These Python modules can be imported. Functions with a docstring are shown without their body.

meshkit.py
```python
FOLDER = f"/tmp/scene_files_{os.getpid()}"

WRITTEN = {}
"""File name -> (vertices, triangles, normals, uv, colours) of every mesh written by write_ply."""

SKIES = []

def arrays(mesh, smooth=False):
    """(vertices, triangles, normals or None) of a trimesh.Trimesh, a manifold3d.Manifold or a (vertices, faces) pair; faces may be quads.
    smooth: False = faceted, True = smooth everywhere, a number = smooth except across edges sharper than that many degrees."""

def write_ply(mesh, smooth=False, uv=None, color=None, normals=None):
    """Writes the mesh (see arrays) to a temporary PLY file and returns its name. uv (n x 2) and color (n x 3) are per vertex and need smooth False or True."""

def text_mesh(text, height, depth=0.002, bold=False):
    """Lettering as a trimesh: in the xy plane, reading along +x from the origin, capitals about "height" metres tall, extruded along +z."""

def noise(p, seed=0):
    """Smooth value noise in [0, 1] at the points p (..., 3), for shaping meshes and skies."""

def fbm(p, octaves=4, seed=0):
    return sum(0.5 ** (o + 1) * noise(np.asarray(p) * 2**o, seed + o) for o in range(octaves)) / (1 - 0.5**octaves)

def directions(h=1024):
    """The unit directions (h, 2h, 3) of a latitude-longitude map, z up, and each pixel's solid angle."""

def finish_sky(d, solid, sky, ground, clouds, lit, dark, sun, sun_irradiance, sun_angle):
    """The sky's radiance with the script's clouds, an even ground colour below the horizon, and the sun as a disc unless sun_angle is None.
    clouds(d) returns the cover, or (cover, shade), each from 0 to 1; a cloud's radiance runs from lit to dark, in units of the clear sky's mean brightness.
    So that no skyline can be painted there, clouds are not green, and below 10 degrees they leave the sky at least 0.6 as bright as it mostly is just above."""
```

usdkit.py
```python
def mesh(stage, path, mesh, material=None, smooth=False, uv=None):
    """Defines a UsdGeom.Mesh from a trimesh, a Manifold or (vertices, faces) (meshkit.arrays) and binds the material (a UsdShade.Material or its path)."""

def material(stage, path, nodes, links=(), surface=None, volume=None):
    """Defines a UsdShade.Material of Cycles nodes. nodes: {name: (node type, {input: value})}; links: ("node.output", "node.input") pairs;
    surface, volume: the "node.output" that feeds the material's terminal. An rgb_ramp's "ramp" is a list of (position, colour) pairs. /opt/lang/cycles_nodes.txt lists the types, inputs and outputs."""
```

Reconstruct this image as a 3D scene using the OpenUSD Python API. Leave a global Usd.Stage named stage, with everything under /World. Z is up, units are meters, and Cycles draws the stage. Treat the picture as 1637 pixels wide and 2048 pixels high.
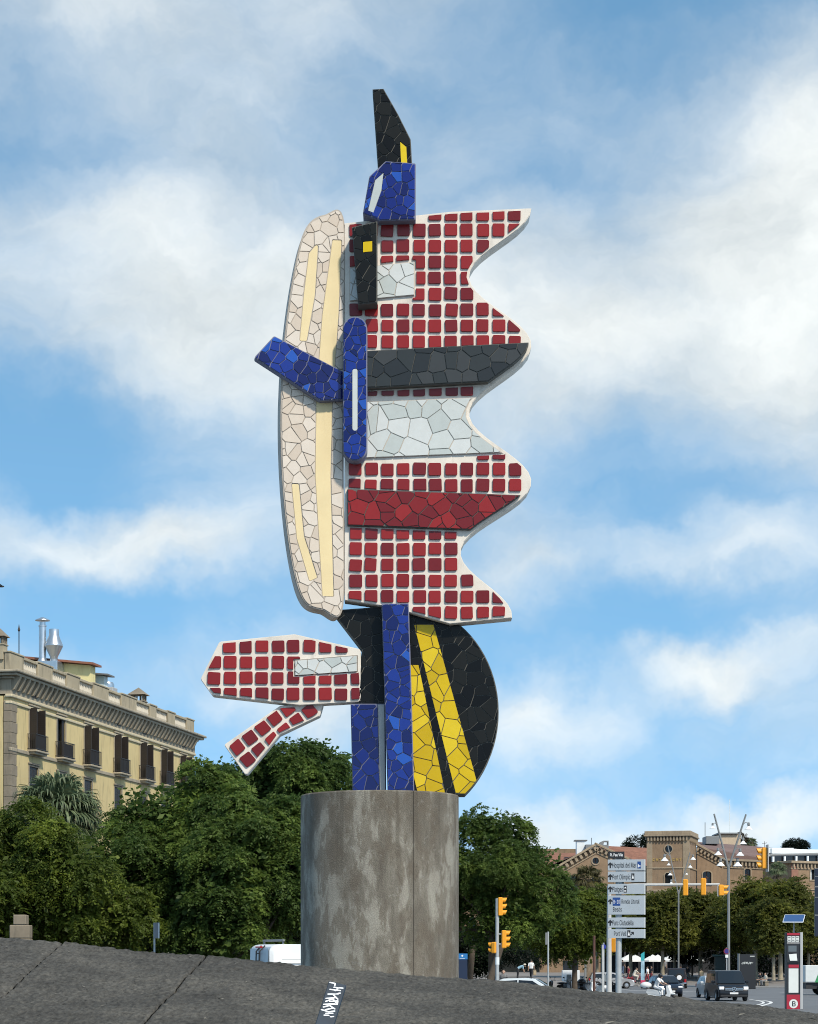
import math, random
import numpy as np, trimesh, manifold3d, usdkit, meshkit
from scipy.spatial import Voronoi
from shapely.geometry import Polygon, box as sbox, Point, LineString
from shapely import affinity
from pxr import Usd, UsdGeom, UsdLux, UsdShade, Gf, Sdf

stage = Usd.Stage.CreateInMemory()
UsdGeom.SetStageUpAxis(stage, 'Z'); UsdGeom.SetStageMetersPerUnit(stage, 1.0)
UsdGeom.Xform.Define(stage, '/World'); UsdGeom.Scope.Define(stage, '/World/Looks')
PI = math.pi
# ---------------------------------------------------------------- camera, sky, sun, exposure
F, CX, HZ, EYE = 4500.0, 818.5, 1925.0, 2.4          # focal length in photo pixels, principal column, horizon row, eye height
cam = UsdGeom.Camera.Define(stage, '/World/camera')
cam.CreateHorizontalApertureAttr(36.0); cam.CreateVerticalApertureAttr(36.0 * 1024 / 818)
cam.CreateFocalLengthAttr(36.0 * F / 1637)
cam.CreateVerticalApertureOffsetAttr(36.0 * (HZ - 1024) / 1637)
cam.CreateHorizontalApertureOffsetAttr(0.0)
cam.CreateClippingRangeAttr(Gf.Vec2f(0.1, 20000))
cam.AddTranslateOp().Set(Gf.Vec3d(0, 0, EYE)); cam.AddRotateXOp().Set(90.0)
cam.CreateExposureAttr(0.95)
SUN_EL, SUN_AZ = math.radians(46), math.radians(146)   # azimuth from +y towards +x: behind the camera, to the right
sun = UsdLux.DistantLight.Define(stage, '/World/sun')
sun.CreateIntensityAttr(0.66); sun.CreateAngleAttr(4.0); sun.CreateColorAttr(Gf.Vec3f(1.0, 0.91, 0.78)); sun.CreateNormalizeAttr(True)
sd = np.array([math.sin(SUN_AZ) * math.cos(SUN_EL), math.cos(SUN_AZ) * math.cos(SUN_EL), math.sin(SUN_EL)])
sun.AddRotateZOp().Set(-math.degrees(SUN_AZ)); sun.AddRotateXOp().Set(-(90 - math.degrees(SUN_EL)) + 0.0)
SKY_STRENGTH, SKY_LIFT = 0.12, 0.28
dome = UsdLux.DomeLight.Define(stage, '/World/sky'); dome.CreateIntensityAttr(1.0)
dome.GetPrim().SetCustomDataByKey('kind', 'structure')

def sky_material():
    n, l = {}, []
    n['sky'] = ('sky_texture', dict(sky_type='single_scattering', sun_disc=False, sun_elevation=SUN_EL, sun_rotation=SUN_AZ, air_density=1.0, aerosol_density=0.4, ozone_density=3.0))
    n['lift'] = ('mapping', dict(mapping_type='point', location=(0, 0, SKY_LIFT))); l += [('tc.generated', 'lift.vector'), ('lift.vector', 'sky.vector')]
    n['hs'] = ('hsv', dict(hue=0.478, saturation=1.05, value=1.05, fac=1.0)); l.append(('sky.color', 'hs.color'))
    n['tc'] = ('texture_coordinate', {})
    n['wob'] = ('noise_texture', dict(scale=9.0, detail=6.0, roughness=0.6)); l.append(('tc.generated', 'wob.vector'))
    n['wobm'] = ('mapping', dict(mapping_type='point', location=(-0.045, -0.045, -0.045), scale=(0.09, 0.09, 0.09))); l.append(('wob.color', 'wobm.vector'))
    n['dir'] = ('mix_vector', dict(fac=0.5))
    n['add'] = ('mix', dict(mix_type='add', fac=1.0, use_clamp=False)); l += [('tc.generated', 'add.color1'), ('wobm.vector', 'add.color2')]
    del n['dir']
    prev = None
    # cloud banks: photo column, row, half width, half height, weight
    for k, (px, py, rx, ry, w) in enumerate(CLOUDS):
        n[f'm{k}'] = ('mapping', dict(mapping_type='texture', location=((px - CX) / F, 1.0, (HZ - py) / F), scale=(rx / F, 0.30, ry / F)))
        n[f'g{k}'] = ('gradient_texture', dict(gradient_type='spherical'))
        n[f's{k}'] = ('math', dict(math_type='multiply_add', value2=w, value3=0.0))
        l += [('add.color', f'm{k}.vector'), (f'm{k}.vector', f'g{k}.vector'), (f'g{k}.fac', f's{k}.value1')]
        if prev: l.append((prev, f's{k}.value3'))
        prev = f's{k}.value'
    # the same kind of broken cloud all round
    n['st'] = ('mapping', dict(mapping_type='point', scale=(1.0, 1.0, 1.9))); l.append(('add.color', 'st.vector'))
    n['nz'] = ('noise_texture', dict(scale=7.0, detail=8.0, roughness=0.56)); l.append(('st.vector', 'nz.vector'))
    n['tot'] = ('math', dict(math_type='multiply_add', value2=1.12, value3=0.0)); l += [('nz.fac', 'tot.value1'), (prev, 'tot.value3')]
    n['cov'] = ('map_range', dict(range_type='smoothstep', from_min=0.30, from_max=1.34, to_min=0.0, to_max=0.95, clamp=True)); l.append(('tot.value', 'cov.value'))
    n['nz2'] = ('noise_texture', dict(scale=13.0, detail=7.0, roughness=0.58)); l.append(('st.vector', 'nz2.vector'))
    n['cc'] = ('rgb_ramp', dict(ramp=[(0.30, CLOUD_DARK), (0.62, CLOUD_LIT)])); l.append(('nz2.fac', 'cc.fac'))
    n['mx'] = ('mix', dict(mix_type='mix', use_clamp=False)); l += [('cov.result', 'mx.fac'), ('hs.color', 'mx.color1'), ('cc.color', 'mx.color2')]
    n['bg'] = ('background_shader', dict(strength=SKY_STRENGTH)); l.append(('mx.color', 'bg.color'))
    return usdkit.material(stage, '/World/Looks/sky_look', n, l, surface='bg.background')
CLOUD_LIT, CLOUD_DARK = (4.35, 4.5, 4.4), (3.1, 3.35, 3.4)
CLOUDS = [(430, 680, 620, 330, 0.75), (1200, 720, 620, 300, 0.75), (1560, 420, 330, 300, 0.6), (300, 190, 520, 230, 0.42), (800, 80, 420, 200, 0.35),
          (1650, 700, 380, 420, 0.5), (150, 1110, 420, 120, 0.55), (420, 1090, 300, 130, 0.4), (1130, 1150, 330, 140, 0.55), (1500, 1130, 230, 110, 0.45),
          (1070, 1420, 260, 110, 0.6), (1440, 1340, 260, 90, 0.55), (1250, 1640, 300, 90, 0.6), (1530, 1630, 200, 70, 0.7), (620, 1430, 260, 110, 0.45), (1020, 1640, 140, 80, 0.4),
          (1450, 80, 420, 260, -0.55), (520, 150, 200, 130, -0.15), (150, 900, 420, 150, -0.35), (1150, 950, 300, 60, -0.1), (330, 1250, 330, 120, -0.3), (1300, 1230, 360, 90, -0.3), (170, 400, 260, 110, -0.2)]
UsdShade.MaterialBindingAPI.Apply(dome.GetPrim()).Bind(sky_material())

# ---------------------------------------------------------------- helpers
def PX(px, d): return (px - CX) / F * d
def PZ(py, d): return EYE + (HZ - py) / F * d
names = {}
def path_for(parent, name):
    base = parent if parent else '/World'
    k = names.get((base, name), -1) + 1
    names[(base, name)] = k
    return f'{base}/{name}' + (f'_{k:03d}' if k else '')
def tag(prim, label=None, cat=None, group=None, kind=None):
    for key, v in (('label', label), ('category', cat), ('group', group), ('kind', kind)):
        if v: prim.SetCustomDataByKey(key, v)
def thing(name, label, cat, loc=(0, 0, 0), yaw=0.0, group=None, kind=None):
    p = path_for(None, name)
    x = UsdGeom.Xform.Define(stage, p)
    x.AddTranslateOp().Set(Gf.Vec3d(*map(float, loc)))
    if yaw: x.AddRotateZOp().Set(float(yaw))
    tag(x.GetPrim(), label, cat, group, kind)
    return p
def dup(src, label, loc, yaw=0.0, scale=None):
    s = stage.GetPrimAtPath(src); was = s.GetCustomData()
    name = src.rsplit('/', 1)[1]
    if name[-4] == '_' and name[-3:].isdigit(): name = name[:-4]
    p = path_for(None, name)
    x = UsdGeom.Xform.Define(stage, p)
    x.GetPrim().GetReferences().AddInternalReference(src)
    x.ClearXformOpOrder()
    x.GetPrim().GetAttribute('xformOp:translate')
    ops = [x.AddTranslateOp(opSuffix='place')]; ops[0].Set(Gf.Vec3d(*map(float, loc)))
    r = x.AddRotateZOp(opSuffix='turn'); r.Set(float(yaw)); ops.append(r)
    if scale: sc = x.AddScaleOp(opSuffix='size'); sc.Set(Gf.Vec3f(*map(float, scale))); ops.append(sc)
    x.SetXformOpOrder(ops)
    x.GetPrim().SetInstanceable(True)
    tag(x.GetPrim(), label, was['category'], was.get('group'))
    return p
def norm(v): v = np.asarray(v, float); return v / max(np.linalg.norm(v), 1e-12)
class MB:
    def __init__(s): s.v, s.f, s.n = [], [], 0
    def add(s, v, f):
        v = np.asarray(v, float); f = np.asarray(f, int)
        if f.shape[1] == 4: f = np.vstack([f[:, [0, 1, 2]], f[:, [0, 2, 3]]])
        s.v.append(v); s.f.append(f + s.n); s.n += len(v); return s
    def mesh(s, m, T=None):
        if hasattr(m, 'to_mesh'):
            q = m.to_mesh(); v, f = np.array(q.vert_properties[:, :3]), np.array(q.tri_verts)
        else: v, f = np.array(m.vertices), np.array(m.faces)
        if T is not None: v = v @ T[:3, :3].T + T[:3, 3]
        return s.add(v, f)
    def box(s, x0, x1, y0, y1, z0, z1, T=None):
        v = np.array([[x, y, z] for x in (x0, x1) for y in (y0, y1) for z in (z0, z1)], float)
        f = [[0, 1, 3, 2], [4, 6, 7, 5], [0, 4, 5, 1], [2, 3, 7, 6], [0, 2, 6, 4], [1, 5, 7, 3]]
        if T is not None: v = v @ T[:3, :3].T + T[:3, 3]
        return s.add(v, f)
    def cbox(s, x0, x1, y0, y1, z0, z1, c=0.01, T=None):      # chamfered box
        m = []
        for ax in range(3):
            lo, hi = [x0, y0, z0], [x1, y1, z1]
            for k in range(3):
                if k != ax: lo[k] += c; hi[k] -= c
            m += [[x, y, z] for x in (lo[0], hi[0]) for y in (lo[1], hi[1]) for z in (lo[2], hi[2])]
        h = trimesh.convex.convex_hull(np.array(m))
        return s.mesh(h, T)
    def tube(s, pts, r, n=8, cap=True):
        pts = np.asarray(pts, float); r = np.broadcast_to(np.asarray(r, float), (len(pts),))
        t = np.gradient(pts, axis=0); t /= np.maximum(np.linalg.norm(t, axis=1, keepdims=True), 1e-9)
        ref = np.array([0, 0, 1.0]) if abs(t[0][2]) < 0.9 else np.array([1.0, 0, 0])
        a = np.cross(t, ref); a /= np.maximum(np.linalg.norm(a, axis=1, keepdims=True), 1e-9); b = np.cross(t, a)
        ang = np.arange(n) / n * 2 * PI
        v = (pts[:, None] + r[:, None, None] * (np.cos(ang)[None, :, None] * a[:, None] + np.sin(ang)[None, :, None] * b[:, None])).reshape(-1, 3)
        k = len(pts); f = []
        for i in range(k - 1):
            for j in range(n): f.append([i * n + j, i * n + (j + 1) % n, (i + 1) * n + (j + 1) % n, (i + 1) * n + j])
        s.add(v, f)
        if cap:
            for i, fl in ((0, 1), (k - 1, 0)):
                c = [pts[i]] + [v[i * n + j] for j in range(n)]
                s.add(c, [[0, 1 + (j + 1) % n, 1 + j] if fl else [0, 1 + j, 1 + (j + 1) % n] for j in range(n)])
        return s
    def lathe(s, prof, n=24, c=(0, 0, 0), a0=0.0, a1=2 * PI, T=None):
        prof = np.asarray(prof, float); full = abs(a1 - a0 - 2 * PI) < 1e-6
        m = n if full else n + 1
        ang = a0 + np.arange(m) / n * (a1 - a0)
        v = np.stack([prof[:, 0][None] * np.cos(ang)[:, None], prof[:, 0][None] * np.sin(ang)[:, None], np.broadcast_to(prof[:, 1][None], (m, len(prof)))], -1).reshape(-1, 3) + np.asarray(c)
        k = len(prof); f = []
        for i in range(m if full else m - 1):
            for j in range(k - 1): f.append([i * k + j, ((i + 1) % m) * k + j, ((i + 1) % m) * k + j + 1, i * k + j + 1])
        if T is not None: v = v @ T[:3, :3].T + T[:3, 3]
        return s.add(v, f)
    def prism(s, poly, h, T):                                  # polygon (shapely or points) extruded by h along local z, then placed
        if not hasattr(poly, 'exterior'): poly = Polygon(poly)
        return s.mesh(trimesh.creation.extrude_polygon(poly, h, engine='earcut'), T)
    def build(s, name, mat, parent=None, smooth=False, label=None, kind=None, **kw):
        p = path_for(parent, name)
        usdkit.mesh(stage, p, (np.vstack(s.v), np.vstack(s.f)), mat, smooth=smooth)
        pr = stage.GetPrimAtPath(p); tag(pr, label, kw.get('cat'), kw.get('group'), kind)
        return p
def frame(o, x, y, z):
    T = np.eye(4); T[:3, 0], T[:3, 1], T[:3, 2], T[:3, 3] = x, y, z, o; return T
def FRONT(y=0.0, o=(0, 0, 0)):      # drawing in the xz plane; extrusion runs towards the camera (-y) from depth y
    return frame((o[0], o[1] + y, o[2]), (1, 0, 0), (0, 0, 1), (0, -1, 0))
def rotz(deg, o=(0, 0, 0)):
    a = math.radians(deg); T = np.eye(4); T[:2, :2] = [[math.cos(a), -math.sin(a)], [math.sin(a), math.cos(a)]]; T[:3, 3] = o; return T
def place_obj(p, o): return [p[0] + o[0], p[1] + o[1], p[2] + o[2]]

# ---------------------------------------------------------------- materials
def M(name, col, rough=0.6, metal=0.0, spec=0.5, var=0.0, vscale=3.0, bump=0.0, bscale=40.0, coat=0.0, rnd=0.0, detail=6.0, dirt=0.0):
    """Principled paint with soft colour variation, fine relief and, where asked, a tone that differs between separate pieces."""
    n, l = {'p': ('principled_bsdf', dict(base_color=col, roughness=rough, metallic=metal, specular_ior_level=spec, coat_weight=coat))}, []
    out = None
    n['g'] = ('geometry', {})
    if var or rnd or dirt:
        n['c'] = ('color', dict(value=col)); out = 'c.color'
        if var:
            n['n'] = ('noise_texture', dict(scale=vscale, detail=detail, roughness=0.6)); l.append(('g.position', 'n.vector'))
            n['r'] = ('map_range', dict(from_min=0.25, from_max=0.75, to_min=1 - var, to_max=1 + var)); l.append(('n.fac', 'r.value'))
            n['v'] = ('hsv', dict()); l += [(out, 'v.color'), ('r.result', 'v.value')]; out = 'v.color'
        if rnd:
            n['r2'] = ('map_range', dict(from_min=0.0, from_max=1.0, to_min=1 - rnd, to_max=1 + rnd)); l.append(('g.random_per_island', 'r2.value'))
            n['v2'] = ('hsv', dict()); l += [(out, 'v2.color'), ('r2.result', 'v2.value')]; out = 'v2.color'
        if dirt:
            n['ds'] = ('mapping', dict(mapping_type='point', scale=(2.2, 2.2, 0.35))); l.append(('g.position', 'ds.vector'))
            n['dn'] = ('noise_texture', dict(scale=1.6, detail=7.0, roughness=0.65)); l.append(('ds.vector', 'dn.vector'))
            n['dr'] = ('map_range', dict(range_type='smoothstep', from_min=0.5, from_max=0.72, to_min=0.0, to_max=dirt)); l.append(('dn.fac', 'dr.value'))
            n['dm'] = ('mix', dict(mix_type='mix', color2=(0.055, 0.05, 0.042))); l += [(out, 'dm.color1'), ('dr.result', 'dm.fac')]; out = 'dm.color'
        l.append((out, 'p.base_color'))
    if bump:
        n['bn'] = ('noise_texture', dict(scale=bscale, detail=4.0, roughness=0.6)); l.append(('g.position', 'bn.vector'))
        n['b'] = ('bump', dict(strength=bump, distance=0.02)); l += [('bn.fac', 'b.height'), ('b.normal', 'p.normal')]
    return usdkit.material(stage, f'/World/Looks/{name}', n, l, surface='p.BSDF')
def leaf_material(name, dark, mid, light, scale=0.55, trans=0.5):
    n = {'g': ('geometry', {}), 'n': ('noise_texture', dict(scale=scale, detail=3.0, roughness=0.6)), 'a': ('math', dict(math_type='multiply_add', value2=0.5, value3=0.0)),
         'b': ('math', dict(math_type='multiply_add', value2=1.15, value3=-0.33)),
         'r': ('rgb_ramp', dict(ramp=[(0.2, dark), (0.5, mid), (0.85, light)])), 'd': ('principled_bsdf', dict(roughness=0.55, specular_ior_level=0.25)), 't': ('translucent_bsdf', {}), 'm': ('mix_closure', dict(fac=trans))}
    l = [('g.position', 'n.vector'), ('n.fac', 'b.value1'), ('b.value', 'a.value3'), ('g.random_per_island', 'a.value1'), ('a.value', 'r.fac'), ('r.color', 'd.base_color'), ('r.color', 't.color'), ('d.BSDF', 'm.closure1'), ('t.BSDF', 'm.closure2')]
    return usdkit.material(stage, f'/World/Looks/{name}', n, l, surface='m.closure')
def glass_material(name, col=(0.02, 0.025, 0.03), rough=0.05):
    return usdkit.material(stage, f'/World/Looks/{name}', {'p': ('principled_bsdf', dict(base_color=col, roughness=rough, specular_ior_level=0.4))}, [], surface='p.BSDF')
# ---------------------------------------------------------------- ground, road, plaza
m_asphalt = M('asphalt', (0.115, 0.12, 0.125), 0.8, var=0.22, vscale=0.35, bump=0.25, bscale=30)
m_plaza = M('plaza_paving', (0.17, 0.155, 0.14), 0.85, var=0.15, vscale=0.5)
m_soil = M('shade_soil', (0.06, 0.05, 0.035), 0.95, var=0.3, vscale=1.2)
m_line = M('road_paint', (0.62, 0.62, 0.6), 0.7, var=0.15, vscale=2)
def sheet(name, poly, z, mat, kind='structure', parent=None):
    v, f = trimesh.creation.triangulate_polygon(Polygon(poly), engine='earcut')
    return MB().add(np.c_[v, np.full(len(v), z)], f).build(name, mat, parent, kind=kind)
g = MB(); g.add([[-4000, -300, 0], [4000, -300, 0], [4000, 6000, 0], [-4000, 6000, 0]], [[0, 1, 2, 3]]); g.build('ground', m_asphalt, kind='structure')
# raised plaza in front of the brick building: kerb, then a gentle rise
pl = MB()
kx = [(-60, 232), (10, 226), (26, 222), (30, 214), (60, 196), (110, 180)]
rows = []
for t, z in ((0.0, 0.0), (0.004, 0.14), (8.0, 0.17), (40.0, 1.0), (120, 1.1)):
    rows.append([(x, y + t, z) for x, y in kx])
rows = np.array(rows); nr, nc = rows.shape[:2]
pl.add(rows.reshape(-1, 3), [[i * nc + j, i * nc + j + 1, (i + 1) * nc + j + 1, (i + 1) * nc + j] for i in range(nr - 1) for j in range(nc - 1)])
pl.build('plaza', m_plaza, kind='structure')
pv = MB(); ux = np.linspace(-14, 17, 32); uy = np.concatenate([np.linspace(184, 200, 17), np.linspace(202, 240, 12)]); UX, UY = np.meshgrid(ux, uy)
ss = lambda t: np.clip(t, 0, 1) ** 2 * (3 - 2 * np.clip(t, 0, 1))
UZ = .93 * ss((UY - 184) / 11) * ss((UX + 14) / 4) * ss((17 - UX) / 5) + .006; qq = np.arange(UX.size).reshape(UX.shape)
pv.add(np.stack([UX, UY, UZ], -1).reshape(-1, 3), np.stack([qq[:-1, :-1], qq[:-1, 1:], qq[1:, 1:], qq[1:, :-1]], -1).reshape(-1, 4)); pv.build('pavement', m_plaza, kind='structure')
kb = MB()
for (x0, y0), (x1, y1) in zip(kx[:-1], kx[1:]):
    a = math.degrees(math.atan2(y1 - y0, x1 - x0)); L = math.hypot(x1 - x0, y1 - y0)
    kb.cbox(0, L, -0.25, 0.0, 0.0, 0.15, 0.015, rotz(a, (x0, y0, 0)))
kb.build('kerb', M('kerb_stone', (0.3, 0.29, 0.27), 0.8, var=0.1), kind='structure')
# garden ground under the left trees
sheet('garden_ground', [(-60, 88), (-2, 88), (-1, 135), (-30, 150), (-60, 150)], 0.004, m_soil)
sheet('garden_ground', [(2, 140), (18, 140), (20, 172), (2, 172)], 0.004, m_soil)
# painted lines
def ribbon(name, pts, w, mat, z=0.004, kind='structure', dash=None):
    ls = LineString(pts); m = MB(); segs = [ls] if not dash else [LineString([ls.interpolate(s), ls.interpolate(min(s + dash[0], ls.length))]) for s in np.arange(0, ls.length, sum(dash))]
    for s in segs:
        if len(s.coords) > 4: from scipy.interpolate import CubicSpline; c = np.array(s.coords); s = LineString(CubicSpline(np.arange(len(c)), c)(np.linspace(0, len(c) - 1, 60)))
        v, f = trimesh.creation.triangulate_polygon(s.buffer(w / 2, cap_style=2), engine='earcut'); m.add(np.c_[v, np.full(len(v), z)], f)
    return m.build(name, mat, kind=kind)
def lane(d, px): return (PX(px, d), d)
ribbon('lane_line', [lane(196, 1236), lane(190, 1300), lane(184, 1380), lane(181, 1480)], 0.42, m_line)
ribbon('lane_line', [lane(143, 1505), lane(139, 1535), lane(133, 1543), lane(127, 1532), lane(121, 1518), lane(112, 1500)], 0.2, m_line)
ribbon('lane_line', [lane(145, 1500), lane(139, 1521), lane(133, 1528), lane(127, 1518), lane(121, 1503), lane(112, 1480)], 0.16, m_line)
ribbon('lane_line', [lane(172, 1245), lane(168, 1300), lane(164, 1380), lane(161, 1440)], 0.14, m_line, dash=(2.5, 4))
ribbon('lane_line', [lane(176, 1560), lane(170, 1640), lane(164, 1720)], 0.14, m_line)

# ---------------------------------------------------------------- the stone mound in front
CREST = 26.0
cp = np.array([(-300, 1850), (0, 1876), (150, 1886), (300, 1905), (420, 1913), (490, 1918), (603, 1931), (760, 1945), (912, 1957), (1000, 1961), (1120, 1975), (1240, 1987), (1300, 1991), (1400, 2003), (1500, 2010), (1637, 2029), (2000, 2062)], float)
cxs, czs = PX(cp[:, 0], CREST), PZ(cp[:, 1], CREST)
def mound_z(x, d):
    x = np.asarray(x, float); d = np.asarray(d, float)
    zc = np.interp(x, cxs, czs)
    k = np.clip((CREST - d) / 12.0, 0, None)
    right = np.clip((x + 1.5) / 5.0, 0, 1)
    shape = k * (1 - right) + k ** 1.7 * right
    z = zc - (zc - 0.9) * shape
    z = np.where(d > CREST, zc - 0.28 * (d - CREST) - 0.22 * np.minimum(d - CREST, 1.0) ** 2, z)
    p = np.stack([x * 1.3, d * 1.3, np.zeros_like(x)], -1)
    z = z + (meshkit.fbm(p, 3, 4) - 0.5) * 0.05 * np.clip((CREST - d) / 1.5, 0, 1)
    p2 = np.stack([x * 9, d * 4.5, np.zeros_like(x)], -1); p3 = np.stack([x * 26, d * 13, np.zeros_like(x)], -1)
    z = z + ((meshkit.fbm(p2, 3, 14) - 0.5) * 0.030 + (meshkit.fbm(p3, 2, 24) - 0.5) * 0.022) * np.clip((d - 14) / 4, 0, 1)
    return np.maximum(z, -0.05)
def mound_material():
    n = {'g': ('geometry', {}), 'p': ('principled_bsdf', dict(roughness=0.92, specular_ior_level=0.2)),
         'n1': ('noise_texture', dict(scale=0.9, detail=6, roughness=0.6)), 'n2': ('noise_texture', dict(scale=24, detail=5, roughness=0.75)), 'flat': ('mapping', dict(mapping_type='point', scale=(1.0, 0.35, 1.0))),
         'vo': ('voronoi_texture', dict(scale=55.0)), 'sp': ('map_range', dict(range_type='smoothstep', from_min=0.08, from_max=0.14, to_min=1.0, to_max=0.0)),
         'wn': ('white_noise_texture', {}), 'gate': ('math', dict(math_type='greater_than', value2=0.93)), 'spm': ('math', dict(math_type='multiply')),
         'r1': ('rgb_ramp', dict(ramp=[(0.3, (0.042, 0.040, 0.035)), (0.5, (0.066, 0.063, 0.055)), (0.7, (0.098, 0.092, 0.078))])),
         'r2': ('map_range', dict(from_min=0.3, from_max=0.7, to_min=0.35, to_max=1.65)), 'h': ('hsv', {}), 'mx': ('mix', dict(mix_type='mix', color2=(0.24, 0.22, 0.19))),
         'ht': ('math', dict(math_type='multiply_add', value2=0.5)), 'b': ('bump', dict(strength=1.0, distance=0.03)), 'n3': ('noise_texture', dict(scale=11, detail=6, roughness=0.7))}
    l = [('g.position', 'n1.vector'), ('g.position', 'flat.vector'), ('flat.vector', 'n2.vector'), ('g.position', 'n3.vector'), ('flat.vector', 'vo.vector'), ('vo.distance', 'sp.value'), ('vo.color', 'wn.vector'), ('wn.value', 'gate.value1'),
         ('sp.result', 'spm.value1'), ('gate.value', 'spm.value2'), ('n1.fac', 'r1.fac'), ('n2.fac', 'r2.value'), ('r1.color', 'h.color'), ('r2.result', 'h.value'),
         ('h.color', 'mx.color1'), ('spm.value', 'mx.fac'), ('mx.color', 'p.base_color'), ('n2.fac', 'ht.value1'), ('n3.fac', 'ht.value3'), ('ht.value', 'b.height'), ('b.normal', 'p.normal')]
    return usdkit.material(stage, '/World/Looks/mound_stone', n, l, surface='p.BSDF')
m_mound = mound_material()
UsdGeom.Xform.Define(stage, '/World/stone_mound'); stage.GetPrimAtPath('/World/stone_mound').SetCustomDataByKey('kind', 'structure')
# cast in slabs with recessed joints; a joint runs obliquely from the crest towards the camera
jt = [[(PX(126, CREST), CREST + 8), (PX(126, CREST), CREST), (PX(-60, 20.5), 20.5), (PX(-420, 12), 12)],
      [(PX(412, CREST), CREST + 8), (PX(412, CREST), CREST), (PX(268, 20.5), 20.5), (PX(-20, 12), 12)]]
def joint_x(k, d): ds = [p[1] for p in jt[k]][::-1]; xs = [p[0] for p in jt[k]][::-1]; return np.interp(d, ds, xs)
dd = np.unique(np.concatenate([np.linspace(11, 18, 10), np.linspace(18, 20.2, 20), np.linspace(20.2, CREST, 250), np.linspace(CREST, CREST + 1.5, 40), np.linspace(CREST + 1.5, CREST + 8, 8)]))
for k, nx in ((0, 110), (1, 110), (2, 560)):
    lo = np.full(len(dd), -16.0) if k == 0 else joint_x(k - 1, dd) + 0.006
    hi = np.full(len(dd), 14.0) if k == 2 else joint_x(k, dd) - 0.006
    t = np.linspace(0, 1, nx)
    if k == 2: t = np.concatenate([np.linspace(0, .72, 470, endpoint=False), np.linspace(.72, 1, 90)])
    if k == 0: t = t ** 0.35
    X = lo[:, None] + (hi - lo)[:, None] * t[None]; D = np.repeat(dd[:, None], nx, 1)
    Zz = mound_z(X, D)
    for col, dz in ((0, k > 0), (-1, k < 2)):
        if dz: Zz[:, col] -= 0.02
    m = MB(); q = np.arange(len(dd) * nx).reshape(len(dd), nx)
    m.add(np.stack([X, D, Zz], -1).reshape(-1, 3), np.stack([q[:-1, :-1], q[:-1, 1:], q[1:, 1:], q[1:, :-1]], -1).reshape(-1, 4))
    m.build('slab', m_mound, '/World/stone_mound', smooth=True)
bed = MB(); X, D = np.meshgrid(np.linspace(-16, 14, 60), dd); Zz = mound_z(X, D) - 0.07; q = np.arange(X.size).reshape(X.shape)
bed.add(np.stack([X, D, Zz], -1).reshape(-1, 3), np.stack([q[:-1, :-1], q[:-1, 1:], q[1:, 1:], q[1:, :-1]], -1).reshape(-1, 4)); bed.build('bedding', m_soil, '/World/stone_mound')
rng = np.random.default_rng(5)
lit = MB()
for k in range(420):
    d = CREST - 4.6 * rng.random() ** 0.8; x = rng.uniform(-6.5, 6.5); a = rng.uniform(0, PI); s = rng.uniform(0.006, 0.015) * (3.0 if k % 40 == 0 else 1)
    c = np.array([x, d, float(mound_z(x, d)) + 0.008]); u = np.array([math.cos(a), math.sin(a), rng.uniform(-.2, .3)]) * s * rng.uniform(1, 2.6); w = np.array([-math.sin(a), math.cos(a), 0.35]) * s * .7
    lit.add([c - u, c + w, c + u, c - w + [0, 0, s * .3]], [[0, 1, 2], [0, 2, 3]])
lit.build('leaf_litter', M('dry_leaf', (0.36, 0.33, 0.26), 0.8, rnd=0.5), kind='stuff')
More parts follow.
